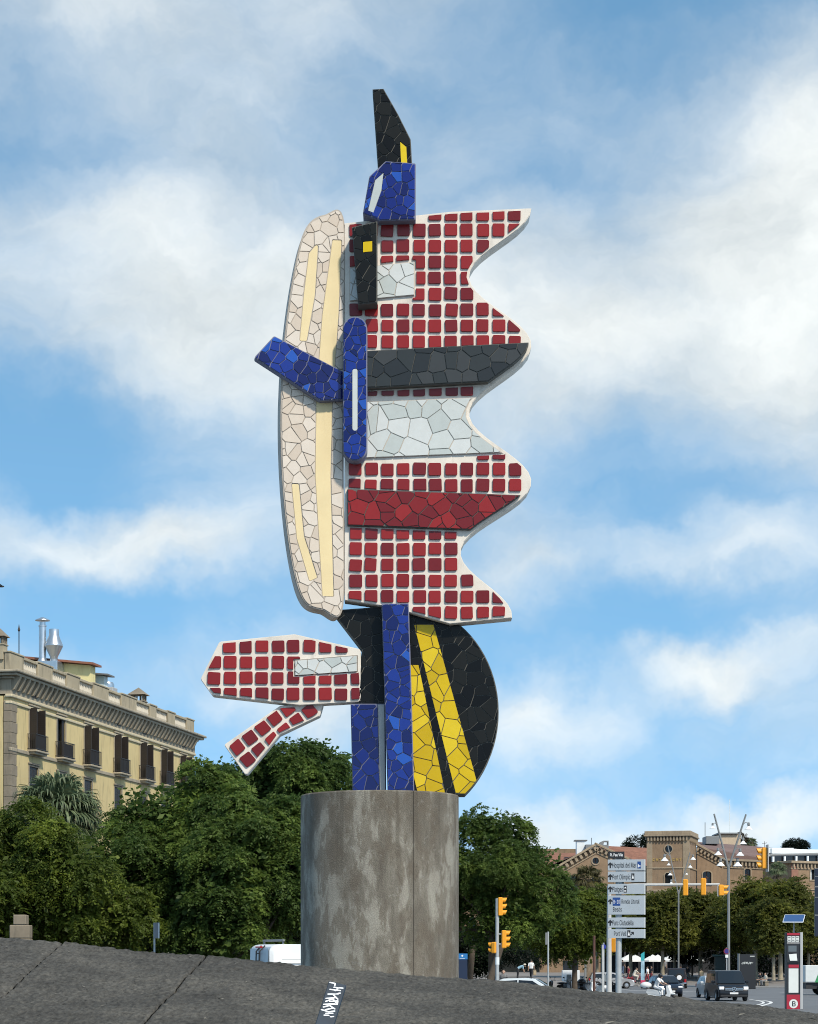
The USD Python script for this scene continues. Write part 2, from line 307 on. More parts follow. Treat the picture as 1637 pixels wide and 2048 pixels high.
# a dark plaque leaning on the mound, tagged with white paint
pq = thing('plaque', 'small dark blue plaque scrawled with white graffiti, leaning on the stone mound', 'plaque', (PX(676, 21.0), 21.0, 0))
s21 = F / 21.0
o = np.array([0, 0, PZ(1966, 21.0)]); up = norm([-0.115, -0.34, -0.40]); T = np.eye(4)
yv = -up; xv = norm(np.array([1, 0.16, 0.02]) - np.dot([1, 0.16, 0.02], yv) * yv); zv = np.cross(xv, yv)
T = frame(o, xv, yv, zv)
MB().cbox(-0.085, 0.085, -0.72, 0.0, -0.04, 0.0, 0.006, T).build('board', M('plaque_blue', (0.008, 0.02, 0.035), 0.6, var=0.3, vscale=9), pq)
gm = MB()
def stroke(pts, w=0.0065):
    gm.prism(LineString(pts).buffer(w, 4), 0.0015, T @ trimesh.transformations.translation_matrix([0, 0, 0.0008]))
for pts in ([(-.05, -.10), (.045, -.085)], [(-.02, -.065), (.06, -.05)], [(0.0, -.10), (.02, -.058)], [(-.055, -.16), (.035, -.13)], [(-.01, -.15), (.05, -.115)], [(-.01, -.15), (.045, -.19)],
            [(-.06, -.215), (.02, -.18)], [(-.055, -.25), (.0, -.20), (.04, -.235)], [(-.02, -.24), (.05, -.21), (.055, -.25), (0, -.27)], [(-.065, -.29), (.03, -.25)], [(-.06, -.32), (-.01, -.285), (.045, -.31)],
            [(-.035, -.345), (.03, -.305)], [(-.07, -.355), (.0, -.36), (.05, -.335)], [(-.02, -.385), (.04, -.365)], [(-.07, -.02), (-.02, -.018), (-.02, -.045)], [(-.03, -.41), (.01, -.40)], [(.03, -.41), (.055, -.40)]):
    stroke(pts)
gm.build('graffiti', M('white_marker', (0.75, 0.77, 0.78), 0.6), pq)

# ---------------------------------------------------------------- concrete pedestal
PTOP_ = PZ(1592, 49.0)
def concrete():
    n = {'g': ('geometry', {}), 'p': ('principled_bsdf', dict(roughness=0.88, specular_ior_level=0.25)),
         'st': ('mapping', dict(mapping_type='point', scale=(1.3, 1.3, 0.5))), 'w': ('noise_texture', dict(scale=1.6, detail=3)),
         'wm': ('mix', dict(mix_type='linear_light', fac=0.35)), 'n1': ('noise_texture', dict(scale=1.25, detail=8, roughness=0.62)),
         'r1': ('rgb_ramp', dict(ramp=[(0.33, (0.11, 0.098, 0.078)), (0.45, (0.15, 0.135, 0.108)), (0.505, (0.19, 0.175, 0.143)), (0.535, (0.245, 0.23, 0.19)), (0.66, (0.30, 0.288, 0.24))])),
         'n2': ('noise_texture', dict(scale=2.4, detail=7, roughness=0.65)), 'r2': ('map_range', dict(range_type='smoothstep', from_min=0.49, from_max=0.56, to_min=0.0, to_max=0.62)), 'm2': ('mix', dict(mix_type='mix', color2=(0.12, 0.10, 0.075))),
         'n3': ('noise_texture', dict(scale=45, detail=6, roughness=0.7)), 'r3': ('map_range', dict(from_min=0.3, from_max=0.7, to_min=0.7, to_max=1.3)), 'h': ('hsv', {}),
         'n4': ('noise_texture', dict(scale=7, detail=4)), 'r4': ('map_range', dict(range_type='smoothstep', from_min=0.62, from_max=0.68, to_min=0.0, to_max=0.22)), 'm4': ('mix', dict(mix_type='mix', color2=(0.3, 0.3, 0.27))),
         'b': ('bump', dict(strength=0.9, distance=0.03))}
    n.update({'dst': ('mapping', dict(mapping_type='point', scale=(5.0, 5.0, 0.10))), 'dn': ('noise_texture', dict(scale=1.0, detail=4, roughness=0.55)), 'dr': ('map_range', dict(range_type='smoothstep', from_min=0.52, from_max=0.66, to_min=0.0, to_max=1.0)), 'sx': ('separate_xyz', {}), 'hz': ('map_range', dict(range_type='smoothstep', from_min=PTOP_ - 3.0, from_max=PTOP_, to_min=0.0, to_max=0.6)), 'dm': ('math', dict(math_type='multiply')), 'm5': ('mix', dict(mix_type='mix', color2=(0.09, 0.078, 0.06))),
              'vp': ('voronoi_texture', dict(scale=9.0)), 'vr': ('map_range', dict(range_type='smoothstep', from_min=0.04, from_max=0.09, to_min=0.8, to_max=0.0)), 'm6': ('mix', dict(mix_type='mix', color2=(0.06, 0.055, 0.045)))})
    l = [('g.position', 'dst.vector'), ('dst.vector', 'dn.vector'), ('dn.fac', 'dr.value'), ('g.position', 'sx.vector'), ('sx.z', 'hz.value'), ('dr.result', 'dm.value1'), ('hz.result', 'dm.value2'), ('m4.color', 'm5.color1'), ('dm.value', 'm5.fac'), ('g.position', 'vp.vector'), ('vp.distance', 'vr.value'), ('m5.color', 'm6.color1'), ('vr.result', 'm6.fac'),
         ('g.position', 'st.vector'), ('st.vector', 'w.vector'), ('st.vector', 'wm.color1'), ('w.color', 'wm.color2'), ('wm.color', 'n1.vector'), ('n1.fac', 'r1.fac'), ('st.vector', 'n2.vector'), ('n2.fac', 'r2.value'),
         ('r1.color', 'm2.color1'), ('r2.result', 'm2.fac'), ('g.position', 'n3.vector'), ('n3.fac', 'r3.value'), ('g.position', 'n4.vector'), ('n4.fac', 'r4.value'), ('m2.color', 'm4.color1'), ('r4.result', 'm4.fac'), ('m6.color', 'h.color'), ('r3.result', 'h.value'), ('h.color', 'p.base_color'), ('n3.fac', 'b.height'), ('b.normal', 'p.normal')]
    return usdkit.material(stage, '/World/Looks/weathered_concrete', n, l, surface='p.BSDF')
m_conc = concrete()
DS = 49.0; K = F / DS
PR = 158.0 / K; PXC = PX(760, DS); PTOP = PZ(1592, DS)
ped = thing('pedestal', 'weathered grey concrete drum with dark rain streaks under the mosaic sculpture', 'pedestal', (PXC, DS, 0))
def drum(a0, a1, n):
    m = MB(); prof = [(0.0, 0), (PR, 0), (PR, PTOP - 0.03), (PR - 0.012, PTOP - 0.008), (PR - 0.035, PTOP), (0.0, PTOP)]
    zs = [(PR, z) for z in np.linspace(0, PTOP - 0.03, 24)]
    prof = [(0, 0)] + zs + [(PR - 0.012, PTOP - 0.008), (PR - 0.035, PTOP), (0, PTOP)]
    m.lathe(prof, n, a0=a0, a1=a1)
    for a, fl in ((a0, 1), (a1, 0)):
        c, s = math.cos(a), math.sin(a); m.add([(0, 0, 0), (PR * c, PR * s, 0), (PR * c, PR * s, PTOP - .03), (0, 0, PTOP)], [[0, 1, 2, 3]])
    return m
ja = -PI / 2 + math.asin((827 - 760) / 158.0); gp = 0.0035
cuts = [ja + k * 2 * PI / 3 for k in range(3)]
for k in range(3): drum(cuts[k] + gp, cuts[k] + 2 * PI / 3 - gp, 40).build('drum_section', m_conc, ped, smooth=25)
MB().lathe([(0, 0.02), (PR - 0.05, 0.02), (PR - 0.05, PTOP - 0.06), (0, PTOP - 0.06)], 48).build('core', M('joint_shadow', (0.09, 0.083, 0.07), 0.9), ped)

# ---------------------------------------------------------------- the mosaic sculpture: a plain abstract totem of tiled slabs
sc = thing('sculpture', 'tall abstract sculpture of cream, red, blue, black and yellow mosaic slabs on the concrete drum', 'sculpture', (PXC, DS, PTOP))
SZ = 1592.0
def S(pts): return [((px - 760) / K, (SZ - py) / K) for px, py in pts]
def tilemat(name, col, rough=0.16, rnd=0.2, spec=0.3): return M(name, col, rough, spec=spec, var=0.05, vscale=6, bump=0.04, bscale=14, rnd=rnd)
m_cream = [tilemat('cream_tile_%s' % s, c, 0.3) for s, c in (('a', (0.68, 0.585, 0.475)), ('b', (0.72, 0.635, 0.53)), ('c', (0.63, 0.53, 0.42)))]
m_white = [tilemat('white_tile_%s' % s, c, 0.25) for s, c in (('a', (0.6, 0.63, 0.6)), ('b', (0.66, 0.68, 0.65)), ('c', (0.52, 0.56, 0.53)))]
m_red = [tilemat('red_tile_%s' % s, c, 0.3) for s, c in (('a', (0.23, 0.012, 0.012)), ('b', (0.29, 0.016, 0.015)), ('c', (0.17, 0.010, 0.012)))]
m_blue = [tilemat('blue_tile_%s' % s, c, 0.12) for s, c in (('a', (0.008, 0.02, 0.17)), ('b', (0.012, 0.035, 0.25)), ('c', (0.006, 0.012, 0.10)), ('d', (0.02, 0.09, 0.42)))]
m_black = [tilemat('black_tile_%s' % s, c, 0.3, spec=0.14) for s, c in (('a', (0.009, 0.0095, 0.009)), ('b', (0.014, 0.0145, 0.013)), ('c', (0.006, 0.0065, 0.007)))]
m_grey = [tilemat('charcoal_tile_%s' % s, c, 0.22) for s, c in (('a', (0.035, 0.038, 0.036)), ('b', (0.05, 0.052, 0.05)), ('c', (0.025, 0.027, 0.027)))]
m_yel = [tilemat('yellow_tile_%s' % s, c, 0.2, spec=0.2) for s, c in (('a', (0.66, 0.46, 0.008)), ('b', (0.74, 0.54, 0.02)), ('c', (0.57, 0.39, 0.006)))]
m_gl = M('light_grout', (0.46, 0.41, 0.35), 0.9, var=0.1); m_gd = M('dark_grout', (0.11, 0.11, 0.1), 0.9, var=0.1, spec=0.1); m_gb = M('blue_grout', (0.16, 0.17, 0.24), 0.9)
m_pc = M('cast_stone', (0.62, 0.57, 0.49), 0.7, var=0.1, vscale=1.5, bump=0.15, dirt=0.25); m_edge = M('edge_concrete', (0.36, 0.32, 0.27), 0.85, var=0.2, vscale=1.2, dirt=0.3)
m_beige = M('beige_plaster', (0.62, 0.5, 0.27), 0.6, var=0.06, vscale=1.5, dirt=0.15)
srng = np.random.default_rng(11)
def tile_pieces(poly, cell, jit=0.47, gap=0.012):
    x0, y0, x1, y1 = poly.bounds; pts = []
    for i, y in enumerate(np.arange(y0 - 2 * cell, y1 + 2 * cell, cell * 0.87)):
        for x in np.arange(x0 - 2 * cell, x1 + 2 * cell, cell): pts.append((x + (i % 2) * cell / 2 + srng.uniform(-jit, jit) * cell, y + srng.uniform(-jit, jit) * cell))
    vo = Voronoi(np.array(pts)); out = []
    for r in vo.point_region:
        reg = vo.regions[r]
        if not reg or -1 in reg: continue
        c = Polygon(vo.vertices[reg]).intersection(poly)
        for q in (c.geoms if hasattr(c, 'geoms') else [c]):
            if q.geom_type != 'Polygon' or q.area < (cell * 0.15) ** 2: continue
            q = q.buffer(-gap / 2, join_style=2).simplify(0.003)
            for w in (q.geoms if hasattr(q, 'geoms') else [q]):
                if not w.is_empty and w.area > (cell * 0.12) ** 2: out.append(Polygon(w.exterior))
    return out
def tiles(poly, T, name, mats, parent, cell, weights=None, lift=0.022, tilt=0.012, gap=0.012, keep=None):
    for w in tile_pieces(poly, cell, gap=gap):
        c = np.array([w.centroid.x, w.centroid.y]); a, b = srng.normal(0, tilt, 2)
        m = trimesh.creation.extrude_polygon(w, lift, engine='earcut'); v = np.array(m.vertices)
        top = v[:, 2] > lift / 2
        v[:, :2] = np.where(top[:, None], c + (v[:, :2] - c) * (1 - 0.004 / max(math.sqrt(w.area), 0.03) * 2), v[:, :2])
        v[:, 2] += top * ((v[:, 0] - c[0]) * a + (v[:, 1] - c[1]) * b) - (~top) * 0.01
        MB().mesh(trimesh.Trimesh(v, m.faces, process=False), T).build(name, mats[srng.choice(len(mats), p=weights)], parent)
def slab(name, poly, T, depth, mat, parent, bevel=0.02):
    """Slab whose front face lies at local z = 0 and that runs back by depth, its front edge rounded off."""
    m = MB(); m.prism(poly, depth - bevel, T @ trimesh.transformations.translation_matrix([0, 0, -depth]))
    inner = poly.buffer(-bevel * 0.6, join_style=1)
    m.prism(inner, bevel + 0.002, T @ trimesh.transformations.translation_matrix([0, 0, -bevel - 0.002]))
    return m.build(name, mat, parent)
def smooth_poly(pts, n=10):
    p = np.array(S(pts)); k = len(p); out = []
    for i in range(k):
        a, b, c, d = p[i - 1], p[i], p[(i + 1) % k], p[(i + 2) % k]
        for t in np.arange(n) / n: out.append(0.5 * (2 * b + (c - a) * t + (2 * a - 5 * b + 4 * c - d) * t * t + (3 * b - a - 3 * c + d) * t ** 3))
    return Polygon(out).buffer(0)
# cream plank on the left, turned a little towards the right
plank = smooth_poly([(690, 452), (650, 440), (612, 470), (588, 560), (570, 690), (562, 830), (566, 980), (582, 1120), (606, 1205), (645, 1226), (688, 1216), (689, 950), (690, 700)])
yawp = 9.0; hinge = S([(690, 0)])[0][0]
Tp = rotz(yawp, (hinge, -0.30, 0)) @ trimesh.transformations.translation_matrix([-hinge, 0, 0]) @ FRONT(0)
cs = slab('cream_slab', plank, Tp, 0.55, m_edge, sc)
strip = Polygon(S([(668, 492), (682, 492), (676, 640), (664, 800), (660, 960), (666, 1196), (648, 1196), (634, 960), (636, 800), (648, 640)])).buffer(0.06).buffer(-0.04)
strip2 = Polygon(S([(622, 520), (634, 505), (628, 600), (612, 690), (604, 690), (612, 600)])).buffer(0.03)
strip3 = Polygon(S([(588, 980), (596, 980), (606, 1080), (632, 1160), (622, 1165), (598, 1085)])).buffer(0.03)
grooves = strip.union(strip2).union(strip3)
tiles(plank.buffer(-0.03).difference(grooves.buffer(0.01)), Tp, 'cream_tile', m_cream, cs, 0.27, lift=0.02)
for q in (strip, strip2, strip3): MB().prism(q, 0.012, Tp @ trimesh.transformations.translation_matrix([0, 0, -0.004])).build('beige_strip', m_beige, cs)
# cast panel on the right with square red tiles and three plain mosaic bands
def edge(y): return 1000 + 62 * math.cos((y - 425) / 272 * 2 * PI) - 40 * max(0, (y - 1000) / 250)
ys = np.linspace(425, 1240, 60)
panel = Polygon(S([(690, 455), (690, 1205), (780, 1218), (900, 1252)] + [(edge(y), y) for y in ys[::-1]] + [(900, 432)])).buffer(0)
Tr = FRONT(-0.30)
rp = slab('patterned_panel', panel, Tr, 0.5, m_pc, sc)
def band(name, y0, y1, y0b, y1b, thick, mats, grout, tname, cell, inset=6):
    q = Polygon(S([(696, y0), (696, y1), (1200, y1b), (1200, y0b)])).intersection(panel.buffer(-inset / K))
    T = FRONT(-0.30 - thick)
    p = slab(name, q, T, thick + 0.02, grout, sc); tiles(q.buffer(-0.012), T, tname, mats, p, cell); return q
b1 = band('charcoal_band', 716, 790, 690, 764, 0.22, m_grey, m_gd, 'charcoal_tile', 0.36)
b2 = band('white_band', 812, 925, 792, 905, 0.03, m_white, m_gl, 'white_tile', 0.42)
b3 = band('red_band', 985, 1058, 1003, 1076, 0.10, m_red, m_gd, 'red_mosaic_tile', 0.30)
b4q = Polygon(S([(700, 545), (700, 612), (830, 600), (830, 532)])); T4 = FRONT(-0.33); p4 = slab('white_inset', b4q, T4, 0.05, m_gl, sc); tiles(b4q.buffer(-0.012), T4, 'white_tile', m_white, p4, 0.34)
used = b1.union(b2).union(b3).union(b4q).buffer(0.035)
def squares(poly, T, parent, pitch, size, o=(0, 0), ang=0):
    x0, y0, x1, y1 = poly.bounds; c = poly.centroid; n = 0
    R = affinity.rotate(poly, -ang, origin=c); x0, y0, x1, y1 = R.bounds
    for y in np.arange(y0 + pitch * 0.55 + o[1], y1, pitch):
        for x in np.arange(x0 + pitch * 0.55 + o[0], x1, pitch):
            q = sbox(x - size / 2, y - size / 2, x + size / 2, y + size / 2).buffer(-0.03).buffer(0.03, 2).intersection(R)
            if q.is_empty or q.geom_type != 'Polygon' or q.area < 0.3 * size * size: continue
            q = affinity.rotate(affinity.rotate(q, ang, origin=c), srng.normal(0, 1.2), origin='center'); q = affinity.translate(affinity.scale(q, *srng.uniform(.93, 1.03, 2)), *srng.normal(0, .006, 2))
            T_q = T @ trimesh.transformations.rotation_matrix(srng.normal(0, .02), [1, 0, 0], [q.centroid.x, q.centroid.y, 0]) @ trimesh.transformations.rotation_matrix(srng.normal(0, .02), [0, 1, 0], [q.centroid.x, q.centroid.y, 0]); m = MB().prism(q, 0.045, T_q @ trimesh.transformations.translation_matrix([0, 0, -0.01])); m.prism(q.buffer(-0.008), 0.006, T_q @ trimesh.transformations.translation_matrix([0, 0, 0.0345]))
            m.build('red_tile', m_red[srng.choice(3)], parent)
squares(panel.buffer(-0.05).difference(used), Tr, rp, 0.345, 0.272)
# blue plank over the seam, black post, blue block and black blade on top
pk = Polygon(S([(714, 672), (714, 915)])+S([(714,672)])) if False else LineString(S([(712, 676), (712, 912)])).buffer(24 / K)
Tb = FRONT(-0.72); bp = slab('blue_plank', pk, Tb, 0.5, m_gb, sc); slot = LineString(S([(712, 760), (712, 872)])).buffer(5 / K)
tiles(pk.buffer(-0.015).difference(slot), Tb, 'blue_tile', m_blue, bp, 0.2, [0.4, 0.3, 0.2, 0.1]); MB().prism(slot, 0.012, Tb).build('white_slot', m_white[0], bp)
wing = Polygon(S([(508, 735), (548, 690), (700, 762), (700, 810), (640, 815)])).buffer(-0.05).buffer(0.05)
Tw = Tp @ trimesh.transformations.translation_matrix([0, 0, 0.20]); wp = slab('blue_bar', wing, Tw, 0.22, m_gb, sc); tiles(wing.buffer(-0.015), Tw, 'blue_tile', m_blue, wp, 0.22, [0.4, 0.3, 0.2, 0.1])
post = Polygon(S([(706, 478), (756, 466), (756, 626), (718, 630)])); Tk = FRONT(-0.80); kp = slab('black_post', post, Tk, 0.52, m_gd, sc); disc = Polygon(S([(728, 508), (746, 506), (746, 526), (728, 528)]))
tiles(post.buffer(-0.012).difference(disc), Tk, 'black_tile', m_black, kp, 0.26); MB().prism(disc, 0.024, Tk).build('yellow_tile', m_yel[0], kp)
blk = Polygon(S([(727, 446), (740, 372), (772, 342), (832, 346), (832, 458), (760, 460)])).buffer(-0.04).buffer(0.04); To = FRONT(-0.62); op = slab('blue_block', blk, To, 1.1, m_gb, sc)
chan = Polygon(S([(738, 440), (752, 380), (768, 366), (764, 400), (748, 444)])); tiles(blk.buffer(-0.015).difference(chan), To, 'blue_tile', m_blue, op, 0.22, [0.4, 0.3, 0.2, 0.1]); MB().prism(chan, 0.012, To).build('white_slot', m_white[2], op)
blade = Polygon(S([(746, 190), (768, 189), (797, 240), (822, 290), (825, 344), (757, 348)])); Tl = FRONT(-0.35); lp = slab('black_blade', blade, Tl, 0.5, m_gd, sc)
yin = Polygon(S([(801, 296), (813, 306), (815, 340), (803, 340)])); tiles(blade.buffer(-0.012).difference(yin.buffer(0.008)), Tl, 'black_tile', m_black, lp, 0.26); MB().prism(yin, 0.024, Tl).build('yellow_tile', m_yel[1], lp)
# the lower part: rounded black slab with slanted yellow bands, blue column and pier
a = np.linspace(0, 2 * PI, 80)
dsl = Polygon(S([(812 + 186 * math.cos(t), 1425 + 215 * math.sin(t)) for t in a])).intersection(Polygon(S([(790, 1000), (790, 1590), (1100, 1590), (1100, 1000)])))
Td = FRONT(-0.05); dp = slab('black_slab', dsl, Td, 0.75, m_gd, sc)
st1 = Polygon(S([(835, 1270), (905, 1240), (1010, 1560), (940, 1600)])).intersection(dsl.buffer(-0.2)); st2 = Polygon(S([(790, 1330), (850, 1320), (910, 1600), (840, 1600)])).intersection(dsl.buffer(-0.02))
st1 = Polygon(S([(828, 1250), (868, 1250), (962, 1590), (912, 1590)])).intersection(dsl.buffer(-0.015)); st2 = Polygon(S([(790, 1330), (838, 1330), (892, 1590), (836, 1590), (790, 1400)])).intersection(dsl.buffer(-0.015))
tiles(dsl.buffer(-0.015).difference(st1.union(st2)), Td, 'black_tile', m_black, dp, 0.30)
for q in (st1, st2): tiles(q, Td, 'yellow_tile', m_yel, dp, 0.36)
neck = Polygon(S([(664, 1222), (775, 1214), (775, 1412), (716, 1412), (724, 1300)])); Tn = FRONT(-0.10); np_ = slab('black_neck', neck, Tn, 0.6, m_gd, sc); tiles(neck.buffer(-0.015), Tn, 'black_tile', m_black, np_, 0.30)
pier = Polygon(S([(702, 1410), (772, 1410), (772, 1590), (706, 1590)])); Ti = FRONT(-0.22); ip = slab('blue_pier', pier, Ti, 0.7, m_gb, sc)
wst = Polygon(S([(757, 1412), (769, 1412), (771, 1590), (761, 1590)])); tiles(pier.buffer(-0.012).difference(wst.buffer(0.01)), Ti, 'dark_blue_tile', [m_blue[2], m_blue[0]], ip, 0.26); MB().prism(wst, 0.03, Ti).build('grey_strip', M('grey_strip', (0.4, 0.4, 0.38), 0.7, var=.1), ip)
colm = Polygon(S([(764, 1214), (818, 1214), (824, 1400), (829, 1590), (776, 1590)])); Tc = FRONT(-0.48); cpth = slab('blue_column', colm, Tc, 0.8, m_gb, sc); tiles(colm.buffer(-0.012), Tc, 'blue_tile', m_blue, cpth, 0.24, [0.45, 0.3, 0.15, 0.1])
# side arm of the same cast stone with red tiles
arm = Polygon(S([(722, 1300), (724, 1405), (600, 1412), (425, 1392), (402, 1360), (440, 1285), (590, 1270)])).buffer(-0.08).buffer(0.08); Ta = FRONT(-0.12); ap = slab('patterned_arm', arm, Ta, 0.42, m_pc, sc)
wi = Polygon(S([(590, 1322), (716, 1312), (716, 1346), (590, 1354)])); wq = slab('white_inset', wi, FRONT(-0.14), 0.03, m_gl, ap); tiles(wi.buffer(-0.01), FRONT(-0.14), 'white_tile', m_white, wq, 0.28)
squares(arm.buffer(-0.05).difference(wi.buffer(0.03)), Ta, ap, 0.345, 0.272, (0.05, 0))
leg = Polygon(S([(648, 1404), (560, 1412), (448, 1490), (492, 1552), (560, 1470), (640, 1432)])).buffer(-0.05).buffer(0.05); Tg = FRONT(0.0); lg = slab('patterned_leg', leg, Tg, 0.4, m_pc, sc); squares(leg.buffer(-0.05), Tg, lg, 0.345, 0.272, (0, 0), 38)
# ---------------------------------------------------------------- the yellow building on the left
m_ochre = M('ochre_render', (0.50, 0.40, 0.195), 0.9, var=0.14, vscale=0.35, bump=0.1, dirt=0.38)
m_trim = M('grey_stone_trim', (0.29, 0.25, 0.18), 0.88, var=0.22, vscale=0.8, bump=0.2, dirt=0.6)
m_quoin = M('quoin_stone', (0.22, 0.185, 0.135), 0.9, var=0.22, vscale=1.2, bump=0.2, rnd=0.12, dirt=0.4)
m_parapet = M('parapet_stone', (0.31, 0.265, 0.18), 0.9, var=0.15, vscale=0.9, bump=0.15, dirt=0.55)
m_shut = M('brown_shutter', (0.022, 0.016, 0.012), 0.5, var=0.2, rnd=0.2); m_iron = M('balcony_iron', (0.018, 0.016, 0.015), 0.5)
m_pane = glass_material('window_glass', (0.012, 0.014, 0.016), 0.06); m_grime = M('old_render', (0.22, 0.19, 0.14), 0.9, var=0.25, vscale=1.5, dirt=0.5)
m_steel = M('galvanised_steel', (0.5, 0.52, 0.53), 0.32, metal=0.9, var=0.1); m_tar = M('roof_tile_edge', (0.22, 0.09, 0.055), 0.8, var=0.2)
m_pale = M('pale_blue_render', (0.5, 0.58, 0.58), 0.85, var=0.06); m_pyel = M('pale_yellow_render', (0.6, 0.53, 0.26), 0.9, var=0.08, vscale=0.4, dirt=0.25)
YD = 130.0; YC = np.array([PX(21, YD), YD]); yu = norm([0.187, 0.982]); YAW = math.degrees(math.atan2(yu[1], yu[0]))
yb = thing('apartment_house', 'yellow apartment house with balustraded parapet, brown shutters and iron balconies', 'building', (YC[0], YC[1], 0), YAW)   # local x runs along the facade, -y is the street side
def yS(px): return (F * YC[0] - (px - CX) * YC[1]) / ((px - CX) * yu[1] - F * yu[0])
def yZ(px, py): s = yS(px); return PZ(py, YC[1] + s * yu[1])
YL = yS(388); ZC0, ZC1, ZP = 17.85, 19.25, 20.3; DEP = 16.0
wx = [yS(p) for p in (67, 122, 176, 236, 287, 328, 366)]; floors = [(14.84, 17.45), (11.3, 14.0), (7.75, 10.4), (4.2, 6.9), (0.3, 3.3)]
ww = 1.5
# facade wall as real wall with openings, and the end wall
fac = sbox(0, 0, YL, ZC0)
for fz, (z0, z1) in enumerate(floors):
    for x in wx: fac = fac.difference(sbox(x - ww / 2, z0 + 0.12, x + ww / 2, z1))
wl = MB().prism(fac, 0.4, FRONT(0.4)); wl.box(0.001, YL - 0.001, 0.45, DEP, 0, ZC0 - 0.02); wl.build('wall', m_ochre, yb)
for k, z in enumerate(np.arange(0.2, ZC0 - 0.3, 0.62)):
    MB().cbox(-0.06, 0.85 + (0.12 if k % 2 else 0), -0.06, 0.4, z, z + 0.60, 0.015).build('quoin_stone', m_quoin, yb)
for z in (14.62, 11.08, 7.53, 3.98): MB().cbox(-0.10, YL + 0.05, -0.10, 0.1, z, z + 0.22, 0.03).build('ledge', m_trim, yb)
MB().cbox(-0.14, YL + 0.1, -0.14, 0.3, ZC0 - 0.12, ZC0 + 0.06, 0.04).cbox(-0.1, YL + 0.06, -0.1, 0.3, ZC0 - 0.5, ZC0 - 0.34, 0.03).build('frieze_moulding', M('cream_moulding', (0.46, 0.40, 0.27), 0.9, var=.1, dirt=.3), yb)
MB().box(-0.07, YL + 0.04, -0.07, DEP, ZC0 + 0.062, ZC1 - 0.40).build('frieze', m_trim, yb)
cor = MB()
for o, z0, z1 in ((0.30, ZC1 - 0.46, ZC1 - 0.32), (0.62, ZC1 - 0.318, ZC1 - 0.16), (0.78, ZC1 - 0.158, ZC1 + 0.0)): cor.cbox(-o, YL + o, -o, DEP, z0, z1, 0.04)
cor.build('cornice', m_trim, yb)
for s in np.arange(0.3, YL, 0.78):
    MB().prism([(0, ZC0 + 0.3), (0.16, ZC0 + 0.34), (0.5, ZC1 - 0.40), (0.5, ZC1 - 0.325), (0, ZC1 - 0.325)], 0.26, frame((s, -0.072, 0), (0, -1, 0), (0, 0, 1), (-1, 0, 0))).build('cornice_bracket', m_trim, yb)
for x in wx: MB().cbox(x - 0.42, x + 0.42, -0.1, -0.073, ZC0 + 0.25, ZC0 + 0.68, 0.01).cbox(x - 0.28, x + 0.28, -0.105, -0.10, ZC0 + 0.33, ZC0 + 0.60, 0.002).build('frieze_vent', m_shut, yb)
for y in np.arange(0.6, 9, 0.78): MB().prism([(0, ZC0 + 0.3), (0.16, ZC0 + 0.34), (0.5, ZC1 - 0.40), (0.5, ZC1 - 0.325), (0, ZC1 - 0.325)], 0.26, frame((-0.072, y, 0), (-1, 0, 0), (0, 0, 1), (0, 1, 0))).build('cornice_bracket', m_trim, yb)
# parapet: solid panels between balustrades
par = [yS(p) for p in (0, 47, 76, 105, 134, 159, 187, 217, 243, 273, 300, 313, 336, 350, 374, 388)]
par[0] = -0.1
for k in range(len(par) - 1):
    a, b = par[k], par[k + 1]
    if k % 2 == 0:
        MB().cbox(a, b, -0.02, 0.34, ZC1, ZP, 0.03).cbox(a - 0.05, b + 0.05, -0.07, 0.39, ZP, ZP + 0.10, 0.02).build('parapet_panel', m_parapet, yb)
    else:
        MB().cbox(a + 0.06, b - 0.06, 0.0, 0.32, ZC1, ZC1 + 0.16, 0.02).build('balustrade_base', m_parapet, yb)
        MB().cbox(a + 0.06, b - 0.06, -0.02, 0.34, ZP - 0.14, ZP + 0.02, 0.02).build('handrail', m_parapet, yb)
        nb = max(3, int((b - a) / 0.30))
        for i in range(nb):
            x = a + (i + 0.5) * (b - a) / nb
            MB().lathe([(0.05, ZC1 + 0.16), (0.085, ZC1 + 0.2), (0.055, ZC1 + 0.27), (0.10, ZC1 + 0.42), (0.055, ZC1 + 0.70), (0.085, ZP - 0.18), (0.06, ZP - 0.14)], 8, (x, 0.16, 0)).build('baluster', M('baluster_stone', (0.46, 0.42, 0.34), 0.9, var=.1) if not stage.GetPrimAtPath('/World/Looks/baluster_stone') else UsdShade.Material.Get(stage, '/World/Looks/baluster_stone'), yb)
MB().cbox(-0.02, 0.34, 0.36, 9, ZC1, ZP, 0.03).build('parapet_panel', m_parapet, yb)
